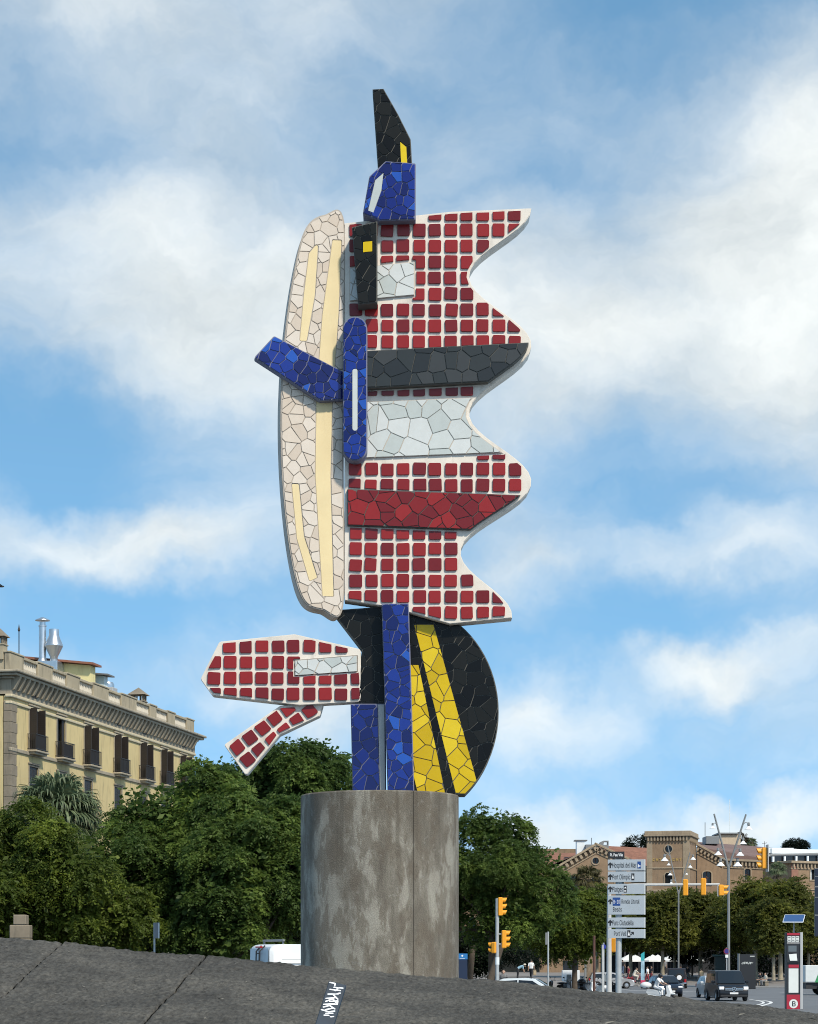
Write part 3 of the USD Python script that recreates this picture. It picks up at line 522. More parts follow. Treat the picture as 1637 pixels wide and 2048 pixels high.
# windows, shutters and balconies
yrng = np.random.default_rng(3)
for fi, (z0, z1) in enumerate(floors):
    for wi_, x in enumerate(wx):
        h = z1 - z0
        fr = MB(); o = 0.12
        for a, b, c, d in ((x - ww / 2 - o, x - ww / 2, z0, z1 + o), (x + ww / 2, x + ww / 2 + o, z0, z1 + o), (x - ww / 2, x + ww / 2, z1, z1 + o)): fr.cbox(a, b, -0.045, 0.05, c, d, 0.01)
        fr.cbox(x - ww / 2 - o - .06, x + ww / 2 + o + .06, -0.12, 0.04, z1 + o + .002, z1 + o + 0.10, 0.015)
        w = fr.build('window', m_grime if fi else m_trim, yb)
        MB().box(x - ww / 2, x + ww / 2, 0.30, 0.34, z0 + 0.12, z1).build('pane', m_pane, w)
        opened = wi_ in (0, 2, 3, 4, 5, 6) and fi == 0
        half = [(-1, 1)] if opened else [(-1, 1), (1, 1)]
        if opened: # two leaves folded back against the reveal and one standing open
            for sgn in (-1, 1):
                xs = x + sgn * (ww / 2 - 0.03); shm = MB().cbox(xs - 0.025, xs + 0.025, -0.50, 0.08, z0 + 0.13, z1 - 0.01, 0.01)
                for zz in np.arange(z0 + 0.3, z1 - 0.15, 0.12): shm.box(xs - 0.035, xs + 0.035, -0.44, 0.03, zz, zz + 0.07)
                shm.build('shutter', m_shut, w)
        else:
            wd = ww / 2 if fi else ww * 0.28
            for sgn in (-1, 1):
                xs = x + sgn * (ww / 2 - wd / 2); shm = MB().cbox(xs - wd / 2 + .01, xs + wd / 2 - .01, 0.05, 0.10, z0 + 0.13, z1 - 0.01, 0.01)
                for zz in np.arange(z0 + 0.3, z1 - 0.15, 0.12): shm.box(xs - wd / 2 + .05, xs + wd / 2 - .05, 0.035, 0.05, zz, zz + 0.07)
                shm.build('shutter', m_shut, w)
        if z0 > 2:
            bw, bd = ww / 2 + 0.34, 0.55
            b = MB().cbox(x - bw, x + bw, -bd - 0.05, 0.0, z0 - 0.02, z0 + 0.10, 0.03).cbox(x - bw + .08, x + bw - .08, -bd + 0.06, 0.0, z0 - 0.14, z0 - 0.02, 0.03).build('balcony', m_trim, yb)
            r = MB()
            for zz in (z0 + 0.16, z0 + 1.02): r.box(x - bw + .04, x + bw - .04, -bd, -bd + .035, zz, zz + .035).box(x - bw + .04, x - bw + .075, -bd, 0, zz, zz + .035).box(x + bw - .075, x + bw - .04, -bd, 0, zz, zz + .035)
            for xx in np.linspace(x - bw + .05, x + bw - .05, 13): r.box(xx - .011, xx + .011, -bd + .006, -bd + .028, z0 + .1, z0 + 1.03)
            for yy in np.linspace(-bd + .08, -.06, 5):
                for sx in (x - bw + .057, x + bw - .057): r.box(sx - .011, sx + .011, yy - .011, yy + .011, z0 + .1, z0 + 1.03)
            r.build('railing', m_iron, b)
            if fi == 0 or yrng.random() < 0.5: MB().box(x - bw + .05, x + bw - .3, -bd + .036, -bd + .05, z0 + .12, z0 + .95).build('balcony_screen', m_shut, b)
# roof structures
yn = np.array([-yu[1], yu[0]])
def yX(px, y):
    b = YC + yn * y; return (F * b[0] - (px - CX) * b[1]) / ((px - CX) * yu[1] - F * yu[0])
def yH(py, x, y): return PZ(py, (YC + yu * x + yn * y)[1])
def roofbox(a, b, y0, y1, z0, zf, zb, wallm, name):
    m = MB(); v = [(a, y0, z0), (b, y0, z0), (b, y1, z0), (a, y1, z0), (a, y0, zf), (b, y0, zf), (b, y1, zb), (a, y1, zb)]
    m.add(v, [[0, 1, 5, 4], [1, 2, 6, 5], [2, 3, 7, 6], [3, 0, 4, 7]]); m.add(v, [[4, 5, 6, 7]])
    return m.build(name, wallm, yb)
py_ = 2.2; px0_ = yX(181, py_); zr = yH(1331, px0_, py_)
pent = roofbox(px0_, px0_ + 1.0, py_, 12, ZC1 + 0.05, zr, zr + 1.0, m_pyel, 'penthouse')
MB().prism([(py_ - .35, zr + 0.0), (py_ - .35, zr + 0.14), (12, zr + 1.24), (12, zr + 1.10)], 1.8, frame((px0_ - .5, 0, 0), (0, 1, 0), (0, 0, 1), (1, 0, 0))).build('tiled_roof', m_tar, pent)
px1_ = yX(208, 2.0); z2_ = yH(1352, px1_, 2.0)
p2_ = roofbox(px1_, px1_ + .8, 2.0, 8, ZC1 + 0.05, z2_, z2_ + .5, m_pale, 'penthouse')
MB().prism([(1.6, z2_ + .0), (1.6, z2_ + .1), (8, z2_ + .65), (8, z2_ + .55)], 1.5, frame((px1_ - .4, 0, 0), (0, 1, 0), (0, 0, 1), (1, 0, 0))).build('roof_edge', M('slate_grey', (0.13, 0.13, 0.13), 0.7), p2_)
def chimney(x, y, z, w, hgt, mat, cage=True):
    c = MB().cbox(x - w / 2, x + w / 2, y - w / 2, y + w / 2, z, z + hgt, 0.02).cbox(x - w / 2 - .05, x + w / 2 + .05, y - w / 2 - .05, y + w / 2 + .05, z + hgt, z + hgt + .08, 0.02).build('chimney', mat, yb)
    m = MB()
    for sx in (-1, 0, 1):
        for sy in (-1, 0, 1):
            if sx or sy: m.cbox(x + sx * w * .42 - .05, x + sx * w * .42 + .05, y + sy * w * .42 - .05, y + sy * w * .42 + .05, z + hgt + .08, z + hgt + .5, 0.01)
    m.build('chimney_louvre', m_quoin, c)
    z1 = z + hgt + .5; q = w * .68
    MB().add([(x - q, y - q, z1), (x + q, y - q, z1), (x + q, y + q, z1), (x - q, y + q, z1), (x, y, z1 + .55)], [[0, 1, 4], [1, 2, 4], [2, 3, 4], [3, 0, 4], [0, 2, 1], [0, 3, 2]]).build('chimney_cap', m_tar if False else m_quoin, c)
chimney(0.2, .75, ZP - .4, 0.72, .85, m_parapet); chimney(0.6, 1.9, ZP - .4, 0.9, .8, m_parapet)
chimney(yS(321), 1.6, ZC1 + .04, 0.95, 1.5, m_quoin)
FY_ = 4.8; fx = yX(98, FY_); fz = zr - 0.55
st = MB().cbox(fx - .5, fx + .9, FY_ - .75, FY_ + .75, fz - .5, fz + 0.75, 0.03).build('flue_base', m_steel, yb)
MB().lathe([(.36, fz + .75), (.24, fz + 1.0), (.24, fz + 3.1), (.27, fz + 3.12), (.27, fz + 3.2), (.2, fz + 3.22), (.2, fz + 3.4)], 16, (fx, FY_ + .45, 0)).lathe([(.5, fz + 3.5), (.48, fz + 3.55), (.1, fz + 3.72), (0, fz + 3.74)], 16, (fx, FY_ + .45, 0)).lathe([(.5, fz + 3.5), (0.0, fz + 3.5)], 16, (fx, FY_ + .45, 0)).build('flue', m_steel, yb, smooth=30)
MB().lathe([(.26, fz + .75), (.26, fz + 1.05), (.6, fz + 1.75), (.6, fz + 1.85), (.33, fz + 2.5), (.33, fz + 2.9), (.2, fz + 2.9)], 16, (fx, FY_ - .35, 0)).build('flue', m_steel, yb, smooth=30)
MB().tube([(yX(38, 6), 6, zr), (yX(38, 6), 6, zr + 1.9)], .035, 6).lathe([(0, zr + 1.8), (.09, zr + 2.0), (0, zr + 2.4)], 8, (yX(38, 6), 6, 0)).build('roof_mast', m_iron, yb)
MB().lathe([(.5, ZP - 1), (.5, ZP + 1.2), (.42, ZP + 1.35), (0, ZP + 1.4)], 16, (yX(214, 2.4), 2.4, 0)).build('roof_vent', m_steel, yb, smooth=30)
MB().cbox(yX(226, 1.5), yX(226, 1.5) + 1.0, 1.5, 2.2, ZP - 1, ZP + 0.85, 0.03).build('air_conditioner', M('ac_grey', (0.33, 0.34, 0.34), 0.6), yb)

# ---------------------------------------------------------------- trees
m_bark = M('bark', (0.075, 0.058, 0.042), 0.95, var=0.3, vscale=4, bump=0.6, bscale=18); m_barkp = M('plane_bark', (0.24, 0.21, 0.15), 0.9, var=0.35, vscale=3, bump=0.3)
lf = [leaf_material('tree_leaf_a', (0.06, 0.10, 0.022), (0.175, 0.245, 0.048), (0.40, 0.42, 0.07), 0.5),
      leaf_material('tree_leaf_b', (0.065, 0.095, 0.016), (0.19, 0.24, 0.034), (0.42, 0.41, 0.055), 0.5),
      leaf_material('tree_leaf_c', (0.055, 0.095, 0.023), (0.165, 0.24, 0.05), (0.35, 0.40, 0.08), 0.5)]
lp_ = leaf_material('plane_leaf', (0.08, 0.09, 0.018), (0.19, 0.20, 0.035), (0.34, 0.31, 0.06), 0.35)
def unit(v): return v / np.maximum(np.linalg.norm(v, axis=-1, keepdims=True), 1e-9)
def sprays(P, Dv, L, K, ll, w, rng, droop=0.5):
    """Leafy sprays: pairs of pointed leaflets along drooping stalks."""
    N = len(P); z = np.array([0, 0, 1.0])
    t = np.linspace(0.18, 1.0, K)
    side = unit(np.cross(Dv, z + rng.normal(0, .45, (N, 3))))
    pos = P[:, None] + Dv[:, None] * (L[:, None] * t)[..., None] - z * (droop * L[:, None] * t ** 2)[..., None]
    tang = unit(Dv[:, None] - z * (2 * droop * t)[None, :, None])
    V = []
    for sg in (-1, 1):
        dr = unit(side[:, None] * sg + tang * 0.55 - z * 0.25 + rng.normal(0, .18, (N, K, 3)))
        wv = unit(np.cross(dr, z + rng.normal(0, .7, (N, K, 3))))
        l_ = ll * (1 - 0.35 * np.abs(t - .5) * 2)[None, :, None] * rng.uniform(.8, 1.2, (N, K, 1))
        V.append(np.stack([pos, pos + dr * l_ * .5 + wv * w / 2, pos + dr * l_, pos + dr * l_ * .5 - wv * w / 2], 2))
    V = np.concatenate(V, 1).reshape(-1, 3); q = np.arange(len(V)).reshape(-1, 4)
    return V, q
def tree(name, label, x, y, height, lobes, seed, mat, n_spray=5200, spray=0.72, leaf=(0.22, 0.085), K=7, trunk_r=0.2, bark=None, group=None, base=0.0, lean=(0, 0), droop=0.5, inner=0.18):
    """lobes: (x, y, z, rx, ry, rz) of the foliage masses relative to the trunk's foot."""
    rng = np.random.default_rng(seed)
    t = thing(name, label, 'tree', (x, y, base), 0, group)
    lb = np.array(lobes, float); area = (lb[:, 3] * lb[:, 5]) ** 0.8; V, Q, off = [], [], 0
    sub = []
    for (cx, cy, cz, rx, ry, rz), a in zip(lb, area / area.sum()):
        nsub = max(7, int(88 * a))
        for _ in range(nsub):
            d = unit(rng.normal(0, 1, 3)); d[2] = d[2] * 0.9 + 0.12; s = rng.uniform(.66, 1.04)
            rr = rng.uniform(.2, .38) * (rx * ry * rz) ** (1 / 3)
            sub.append((cx + d[0] * rx * s, cy + d[1] * ry * s, cz + d[2] * rz * s, rr, *d))
    sub = np.array(sub); wgt = sub[:, 3] ** 2; cnt = rng.multinomial(n_spray, wgt / wgt.sum())
    idx = np.repeat(np.arange(len(sub)), cnt); o = sub[idx]
    dirs = unit(rng.normal(0, 1, (len(idx), 3)) + o[:, 4:7] * 0.75 + np.array([0, 0, .42]))
    P = o[:, :3] + dirs * (o[:, 3] * rng.uniform(.62, 1.0, len(idx)))[:, None]; P[:, 2] -= 0.1
    outw = unit(dirs * np.array([1, 1, .45]) + rng.normal(0, .3, dirs.shape))
    v, q = sprays(P, outw, spray * rng.uniform(.6, 1.3, len(P)), K, leaf[0], leaf[1], rng, droop)
    # sparse inner leaves keep the crown closed
    ni = int(n_spray * inner); li = rng.choice(len(lb), ni, p=area / area.sum()); d = unit(rng.normal(0, 1, (ni, 3))) * (rng.random(ni) ** .5 * .8)[:, None]
    Pi = lb[li, :3] + d * lb[li, 3:6]; v2, q2 = sprays(Pi, unit(rng.normal(0, 1, (ni, 3))), np.full(ni, spray * 1.5), max(3, K // 2), leaf[0] * 2.1, leaf[1] * 2.6, rng, .2)
    MB().add(v, q).add(v2, q2).build('crown', mat, t)
    bark = bark or m_bark; top = lb[:, 2].mean()
    tk = MB(); zt = max(1.5, lb[:, 2].min() * .9)
    pts = [(lean[0] * s, lean[1] * s, zt * s) for s in (0, .02, .3, .7, 1)]; tk.tube(pts, [trunk_r * 1.5, trunk_r * 1.2, trunk_r, trunk_r * .9, trunk_r * .8], 10).build('trunk', bark, t, smooth=True)
    far = sub[rng.choice(len(sub), min(14, len(sub)), replace=False)]
    for s in list(far[:9]):
        e = s[:3]; b0 = np.array(pts[-1]); mid = b0 * .45 + e * .55 + np.array([0, 0, -.12 * abs(e[2] - b0[2])]) + rng.normal(0, .2, 3)
        MB().tube([b0 - [0, 0, .15], b0 * .75 + mid * .25 + [0, 0, .1], mid, e], [trunk_r * .6, trunk_r * .45, trunk_r * .3, trunk_r * .1], 6).build('limb', bark, t, smooth=True)
    return t
def lobes_px(d, x0, items, base=0.0):
    """Foliage masses given by where they show at distance d: column, row, half width and half height in photo pixels, depth offset."""
    s = d / F; return [((px - CX) * s - x0, dy, PZ(py, d) - base, rx * s, max(rx, ry) * s * .8, ry * s) for px, py, rx, ry, dy in items]
def T_(name, label, d, px0, items, seed, mat, **kw):
    x0 = PX(px0, d); return tree(name, label, x0, d, 0, lobes_px(d, x0, items, kw.get('base', 0.0)), seed, mat, **kw)
G = 'broad-leaved trees on the left'
T_('broadleaf_tree', 'yellow-green bushy tree at the left edge, below the fan palm', 104, 60, [(60, 1720, 120, 80, 0), (-40, 1740, 110, 110, 1), (150, 1745, 80, 80, -1), (30, 1810, 120, 50, -1), (130, 1830, 90, 60, 0), (50, 1675, 70, 45, 1), (225, 1835, 60, 70, 1)], 1, lf[1], n_spray=6600, group=G)
T_('broadleaf_tree', 'broad dark green tree with yellowish top beside the yellow building', 110, 350, [(360, 1640, 125, 90, 0), (300, 1740, 115, 100, -1), (420, 1740, 110, 110, -1.5), (420, 1600, 70, 50, 0), (290, 1625, 55, 45, 0), (260, 1810, 85, 75, -1), (370, 1835, 105, 70, -2), (455, 1660, 70, 70, -1), (232, 1700, 45, 55, 0)], 2, lf[0], n_spray=9000, group=G)
T_('broadleaf_tree', 'tallest dark tree, its top just under the dotted arm of the sculpture' if False else 'tallest dark green tree, its crown ending at the upper left of the concrete drum', 124, 600, [(590, 1560, 95, 60, 0), (640, 1530, 55, 45, 0), (670, 1600, 60, 60, 1), (520, 1560, 60, 50, 0), (450, 1570, 70, 45, 1), (560, 1640, 100, 70, 1), (420, 1560, 40, 40, 1), (625, 1505, 26, 24, 0)], 3, lf[2], n_spray=6400, group=G, spray=.6)
T_('broadleaf_tree', 'dense leafy tree directly left of the concrete drum, above the white van', 106, 520, [(520, 1680, 90, 70, 0), (580, 1750, 80, 80, 0), (480, 1760, 85, 80, -1), (560, 1650, 60, 45, 0), (420, 1820, 60, 55, -1), (470, 1870, 55, 45, -1), (600, 1820, 60, 50, 1), (600, 1640, 40, 50, 1), (390, 1880, 60, 45, 0), (440, 1690, 50, 50, 0)], 4, lf[0], n_spray=7600, group=G)
T_('broadleaf_tree', 'shadowy low tree between the two stout left trees, reaching down to the mound', 116, 250, [(250, 1850, 80, 70, 1), (160, 1850, 70, 50, 2), (340, 1880, 70, 50, 1), (520, 1880, 80, 45, 4), (30, 1850, 70, 50, 3), (450, 1840, 70, 60, 8), (570, 1850, 70, 70, 10)], 6, lf[2], n_spray=5200, group=G)
T_('street_tree', 'tall full tree right of the concrete drum, behind the two-headed traffic signal', 150, 985, [(990, 1730, 80, 95, 0), (945, 1760, 60, 90, 1), (1050, 1770, 70, 80, 0), (1000, 1665, 50, 40, 0), (960, 1655, 35, 35, 0), (1085, 1815, 60, 52, -1), (1030, 1836, 75, 48, -1), (960, 1850, 60, 50, 1), (1090, 1730, 35, 45, 0), (1040, 1660, 20, 20, 0), (900, 1800, 40, 90, 2)], 7, lf[0], n_spray=8200, spray=.6, group='street trees right of the drum', trunk_r=.28, leaf=(.19, .085))
T_('street_tree', 'smaller light green tree left of the direction signs', 162, 1150, [(1150, 1835, 55, 50, 0), (1185, 1860, 35, 50, 0), (1120, 1870, 50, 40, 0), (1165, 1890, 45, 30, 0), (1075, 1866, 42, 24, 1), (1200, 1820, 25, 50, 3)], 8, lf[1], n_spray=4200, spray=.6, group='street trees right of the drum', leaf=(.19, .085))
for k, (px, d, lean, lab) in enumerate([(948, 158, .3, 'dark bare leaning trunk, left one of the pair beside the drum'), (984, 146, 1.0, 'dark slanting trunk beneath the traffic signal, right one of the pair')]):
    t = thing('tree_trunk', lab, 'tree', (PX(px - 10, d), d, 0), 0); MB().tube([(0, 0, 0), (lean * .3, 0, 1.5), (lean, .1, 3.6)], [.3, .24, .2], 10).build('trunk', m_bark, t, smooth=True)
# plane trees on the plaza: one model in two kinds, placed again with turns and sizes of their own
PLG = 'plane trees on the far plaza'
def plane(label, d, px, top, seed, wpx, base=.6):
    x0 = PX(px, d); h = PZ(top, d) - base; w = wpx * d / F; rng = np.random.default_rng(seed)
    lbs = [(0, 0, h * .62, w * .8, w * .8, h * .28), (w * .35, .3, h * .76, w * .5, w * .5, h * .2), (-w * .45, 0, h * .55, w * .5, w * .5, h * .18), (w * .5, 0, h * .5, w * .5, w * .5, h * .17), (-w * .2, .2, h * .8, w * .4, w * .4, h * .16)]
    return tree('plane_tree', label, x0, d, h, lbs, seed, lp_, n_spray=2600, spray=.8, leaf=(.27, .17), K=5, trunk_r=.2, bark=m_barkp, group=PLG, base=base, droop=.25, inner=.3)
pt1 = plane('plane tree nearest the direction signs on the far plaza', 236, 1326, 1775, 21, 62)
pt2 = plane('tall greyish plane tree above the black people carrier', 232, 1512, 1752, 22, 75)
for src, d, px, yaw, s, lab in [(pt1, 240, 1262, 70, (1, 1, .95), 'plane tree directly behind the direction signs'), (pt2, 246, 1350, 120, (.8, .8, .82), 'plane tree with pale trunk behind the dark car'), (pt1, 244, 1402, 200, (1.1, 1.1, 1.02), 'plane tree left of the forked lamp post'),
                              (pt2, 238, 1456, 300, (.85, .85, .84), 'plane tree around the foot of the forked lamp post'), (pt1, 228, 1562, 20, (1.15, 1.15, 1.08), 'plane tree left of the solar-topped bus stop column'), (pt1, 224, 1548, 250, (.8, .8, .85), 'thin plane tree with leaning trunk beside the bus stop column'), (pt2, 240, 1618, 75, (.85, .85, .8), 'plane tree behind the bus stop column at the right edge'), (pt1, 250, 1195, 140, (.9, .9, .95), 'plane tree behind the smaller light green street tree')]:
    dup(src, lab, (PX(px, d), d, .6), yaw, s)
# low dark hedge and bushes closing the view under the crowns
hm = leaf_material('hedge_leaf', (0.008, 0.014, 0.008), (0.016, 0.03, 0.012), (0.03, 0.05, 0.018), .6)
def bush(label, d, items, seed, n=1500, mat=None, base=0.0, name='bush', group=None):
    x0 = PX(items[0][0], d); rng = np.random.default_rng(seed); t = thing(name, label, 'bush', (x0, d, base), 0, group); lb = np.array(lobes_px(d, x0, items, base))
    li = rng.integers(0, len(lb), n); dd_ = unit(rng.normal(0, 1, (n, 3))) * (rng.random(n) ** .3)[:, None]; P = lb[li, :3] + dd_ * lb[li, 3:6]
    v, q = sprays(P, unit(dd_ + rng.normal(0, .4, (n, 3))), np.full(n, .5), 5, .24, .12, rng, .3); MB().add(v, q).build('foliage', mat or hm, t)
    MB().tube([(0, 0, 0), (0.05, 0, max(.4, lb[0][2]))], [.12, .05], 6).build('stem', m_bark, t)
    return t
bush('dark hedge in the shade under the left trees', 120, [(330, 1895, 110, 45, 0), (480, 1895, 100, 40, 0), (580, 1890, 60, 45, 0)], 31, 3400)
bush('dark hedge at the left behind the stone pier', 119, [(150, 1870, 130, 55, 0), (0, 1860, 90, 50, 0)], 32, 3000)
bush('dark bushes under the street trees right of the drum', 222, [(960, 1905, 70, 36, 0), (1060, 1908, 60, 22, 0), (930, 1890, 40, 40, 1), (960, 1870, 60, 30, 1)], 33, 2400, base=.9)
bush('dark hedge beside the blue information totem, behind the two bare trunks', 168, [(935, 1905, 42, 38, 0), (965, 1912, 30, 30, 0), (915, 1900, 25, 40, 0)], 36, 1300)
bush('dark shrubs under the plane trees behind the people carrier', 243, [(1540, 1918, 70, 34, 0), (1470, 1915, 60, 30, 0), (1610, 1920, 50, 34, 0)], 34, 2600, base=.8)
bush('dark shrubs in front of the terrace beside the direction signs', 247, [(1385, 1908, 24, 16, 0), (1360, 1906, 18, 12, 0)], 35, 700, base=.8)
# fan palms
m_frond = leaf_material('palm_leaf', (0.08, 0.11, 0.055), (0.19, 0.235, 0.12), (0.34, 0.38, 0.20), 1.0, .2); m_dead = leaf_material('dead_palm_leaf', (0.09, 0.07, 0.04), (0.18, 0.15, 0.09), (0.30, 0.26, 0.17), 1.0, .2)
m_ptrunk = M('palm_trunk', (0.16, 0.12, 0.08), .95, var=.35, vscale=6, bump=.6)
def frond(m, o, az, el, L, R, rng, nl=32, droop=.5, wid=.034):
    d = np.array([math.cos(az) * math.cos(el), math.sin(az) * math.cos(el), math.sin(el)]); side = norm(np.cross(d, [0, 0, 1])); upn = np.cross(side, d)
    pts = [np.array(o) + d * L * t - np.array([0, 0, .22 * L * t * t]) for t in np.linspace(0, 1, 4)]; m.tube(pts, [.03, .025, .02, .015], 4)
    b = pts[-1]; fd = norm(pts[-1] - pts[-2])
    for a in np.linspace(-1.9, 1.9, nl):
        dr = norm(fd * math.cos(a) + side * math.sin(a) + upn * (.12 * math.cos(a)) + rng.normal(0, .06, 3)); l = R * (1 - .18 * abs(a) / 1.9) * rng.uniform(.85, 1.1)
        wv = norm(np.cross(dr, upn)) * wid * R; c0 = b + dr * .02; c1 = b + dr * l * .5 - np.array([0, 0, droop * .10 * l]); c2 = b + dr * l * .8 - np.array([0, 0, droop * .42 * l]); c3 = b + dr * l * .92 - np.array([0, 0, droop * .95 * l])
        m.add([c0 - wv * .15, c0 + wv * .15, c1 + wv, c1 - wv, c2 + wv * .7, c2 - wv * .7, c3], [[0, 1, 2], [0, 2, 3], [3, 2, 4], [3, 4, 5], [5, 4, 6]])
def palm(name, label, d, px, py, rpx, seed, n=46, dead=14, group=None, base=0.0, fm=None, zb=None):
    rng = np.random.default_rng(seed); x = PX(px, d); z = PZ(py, d) - base; R = rpx * d / F; t = thing(name, label, 'palm', (x, d, base), 0, group)
    MB().tube([(0, 0, 0), (.04, 0, z * .5), (0, 0, z)], [.30 * R / 2 + .08, .2 * R / 2 + .06, .2 * R / 2 + .06], 10).build('trunk', m_ptrunk, t, smooth=True)
    for k in range(n):
        m = MB(); u = (k + .5) / n; el = 1.45 - 1.9 * u ** .8 + rng.normal(0, .1); frond(m, (0, 0, z), k * 2.39996 + rng.normal(0, .1), el, R * .5, R * .62, rng); m.build('frond', fm or m_frond, t)
    for k in range(dead):
        m = MB(); frond(m, (0, 0, z - .15 * R), rng.uniform(0, 2 * PI), -.75 - rng.random() * .6, R * .55, R * .5, rng, 14, .9); m.build('dead_frond', m_dead, t)
    return t
palm('fan_palm', 'large grey-green fan palm with dry skirt in front of the yellow building', 112, 112, 1618, 104, 41, 54, 18)
palm('fan_palm', 'yellowish fan palm left of the direction signs, before the brick gable', 205, 1176, 1757, 40, 42, 30, 10, 'far fan palms', .4, leaf_material('palm_leaf_dry', (0.06, 0.055, 0.02), (0.12, 0.11, 0.04), (0.2, 0.18, 0.08), 1.0, .2))
palm('fan_palm', 'dark fan palm before the brick wall right of the forked lamp', 262, 1556, 1738, 22, 43, 26, 6, 'far fan palms', .9)
# ---------------------------------------------------------------- the brick warehouse across the plaza
m_brick = M('old_brick', (0.215, 0.145, 0.088), 0.92, var=0.22, vscale=0.9, bump=0.5, bscale=6, dirt=0.35, detail=9.0)
m_btrim = M('brick_cornice', (0.27, 0.21, 0.14), 0.9, var=0.2, vscale=1.2, dirt=0.3); m_terra = M('terracotta_tiles', (0.20, 0.09, 0.055), 0.9, var=0.35, vscale=1.4, bump=0.4, bscale=5)
m_rbrown = M('brown_roof', (0.15, 0.095, 0.08), 0.9, var=0.2, vscale=.6); m_wwhite = M('white_fascia', (0.62, 0.66, 0.66), 0.4, var=0.05); m_mgrey = M('painted_grey', (0.16, 0.17, 0.17), 0.55, var=0.08, vscale=5)
m_gold = M('gilt', (0.42, 0.28, 0.08), 0.5, metal=0.3); m_door = M('brown_timber', (0.09, 0.045, 0.03), 0.8, var=.2)
bb = thing('brick_warehouse', 'long old brick warehouse with gable, square tower and tiled roofs across the plaza', 'building')
D0 = 300.0
def Wp(px, py, d=D0): return (PX(px, d), PZ(py, d))
def arch(cx, y0, y1, w, d=D0, n=8):
    x0, x1 = PX(cx - w / 2, d), PX(cx + w / 2, d); zt, zb = PZ(y0, d), PZ(y1, d); r = (x1 - x0) / 2
    return Polygon([(x0, zb), (x1, zb)] + [((x0 + x1) / 2 + r * math.cos(t), zt - r * .55 + r * .55 * math.sin(t)) for t in np.linspace(0, PI, n)])
def circ(cx, cy, r, d=D0): return Point(*Wp(cx, cy, d)).buffer(r * d / F, 6)
def bwall(name, poly, holes, d, thick=0.8, mat=None, glass='window'):
    q = poly
    for h in holes: q = q.difference(h)
    w = MB().prism(q, thick, FRONT(d + thick)).build(name, mat or m_brick, bb)
    for h in holes:
        wi = MB().prism(h.buffer(0.16).difference(h), 0.1, FRONT(d + 0.0)).build('window', m_btrim, bb)
        x0, y0, x1, y1 = h.bounds; MB().prism(h, 0.04, FRONT(d + 0.5)).build('pane', m_pane, wi)
        MB().box((x0 + x1) / 2 - .05, (x0 + x1) / 2 + .05, d + .38, d + .45, y0, y1).box(x0, x1, d + .38, d + .45, (y0 + y1) / 2 - .04, (y0 + y1) / 2 + .04).build('frame', m_door, wi)
    return w
gz = 0.6
gable = Polygon([(PX(1080, D0), gz)] + [Wp(1080, 1759), Wp(1193, 1693), Wp(1299, 1742)] + [(PX(1299, D0), gz)])
bwall('gable_wall', gable, [circ(1192, 1722, 6.5), arch(1148, 1752, 1783, 17), arch(1193, 1752, 1783, 17), arch(1240, 1752, 1783, 17)], D0)
def rake(p0, p1, d=D0, th=.55, n=12, prot=.5):
    (x0, z0), (x1, z1) = Wp(*p0, d), Wp(*p1, d); a = math.atan2(z1 - z0, x1 - x0); L = math.hypot(x1 - x0, z1 - z0)
    T = frame((x0, d, z0), (math.cos(a), 0, math.sin(a)), (0, 1, 0), (-math.sin(a), 0, math.cos(a)))
    MB().cbox(-.3, L + .1, -prot, .3, 0, .28, .03, T).cbox(-.2, L, -.12, 0.1, -.95, -.8, .02, T).build('cornice', m_btrim, bb)
    for k in range(n): s = (k + .5) * L / n; MB().cbox(s - L / n * .26, s + L / n * .26, -prot * .7, 0.05, -.62, -.003, .03, T).build('cornice_bracket', m_btrim, bb)
rake((1080, 1757), (1193, 1691)); rake((1193, 1691), (1299, 1740))
# tiled roofs behind the gable
def roofplane(name, pts, mat): MB().add(pts, [[0, 1, 2, 3]]).build(name, mat, bb)
def W3(px, py, d): return (PX(px, d), d, PZ(py, d))
roofplane('tiled_roof', [W3(1060, 1748, 300.8), W3(1193, 1694, 300.8), W3(1200, 1692, 330), W3(1085, 1735, 330)], m_terra); roofplane('tiled_roof', [W3(1193, 1694, 300.8), W3(1299, 1742, 300.8), W3(1299, 1738, 330), W3(1200, 1692, 330)], m_terra)
roofplane('tiled_roof', [W3(1190, 1740, 322), W3(1330, 1740, 322), W3(1330, 1698, 336), W3(1170, 1690, 336)], m_terra); roofplane('tiled_roof', [W3(1000, 1745, 318), W3(1170, 1745, 318), W3(1160, 1706, 332), W3(1000, 1708, 332)], m_terra)
MB().box(PX(990, 337), PX(1330, 337), 336, 350, .5, PZ(1699, 337)).build('rear_wall', m_brick, bb)
lw = sbox(PX(430, 319), gz, PX(1082, 319), PZ(1752, 319)); hs0 = [sbox(PX(q0, 319), PZ(y1, 319), PX(q0 + 14, 319), PZ(y0, 319)) for q0 in range(470, 1070, 52) for y0, y1 in ((1775, 1803), (1835, 1863))]
bwall('long_wing_wall', lw, hs0, 319)
MB().box(PX(430, 319), PX(1082, 319), 319.9, 334, gz, PZ(1753, 319)).build('long_wing_core', m_brick, bb)
roofplane('tiled_roof', [W3(425, 1751, 318.6), W3(1082, 1751, 318.6), W3(1082, 1730, 330), W3(425, 1730, 330)], m_terra)
v = MB(); a, b = W3(1153, 1702, 326), W3(1173, 1683, 326); v.cbox(a[0], b[0] - .3, 325, 327, a[2] - 2, b[2], .04).build('roof_plant', m_wwhite, bb); MB().cbox(a[0] - .3, b[0] + .1, 324.8, 327.2, b[2] + .01, b[2] + .16, .03).build('plant_lid', m_mgrey, bb)
MB().cbox(PX(1171, 325), PX(1198, 325), 324, 326, PZ(1705, 325), PZ(1690, 325), .04).build('roof_plant', m_mgrey, bb)
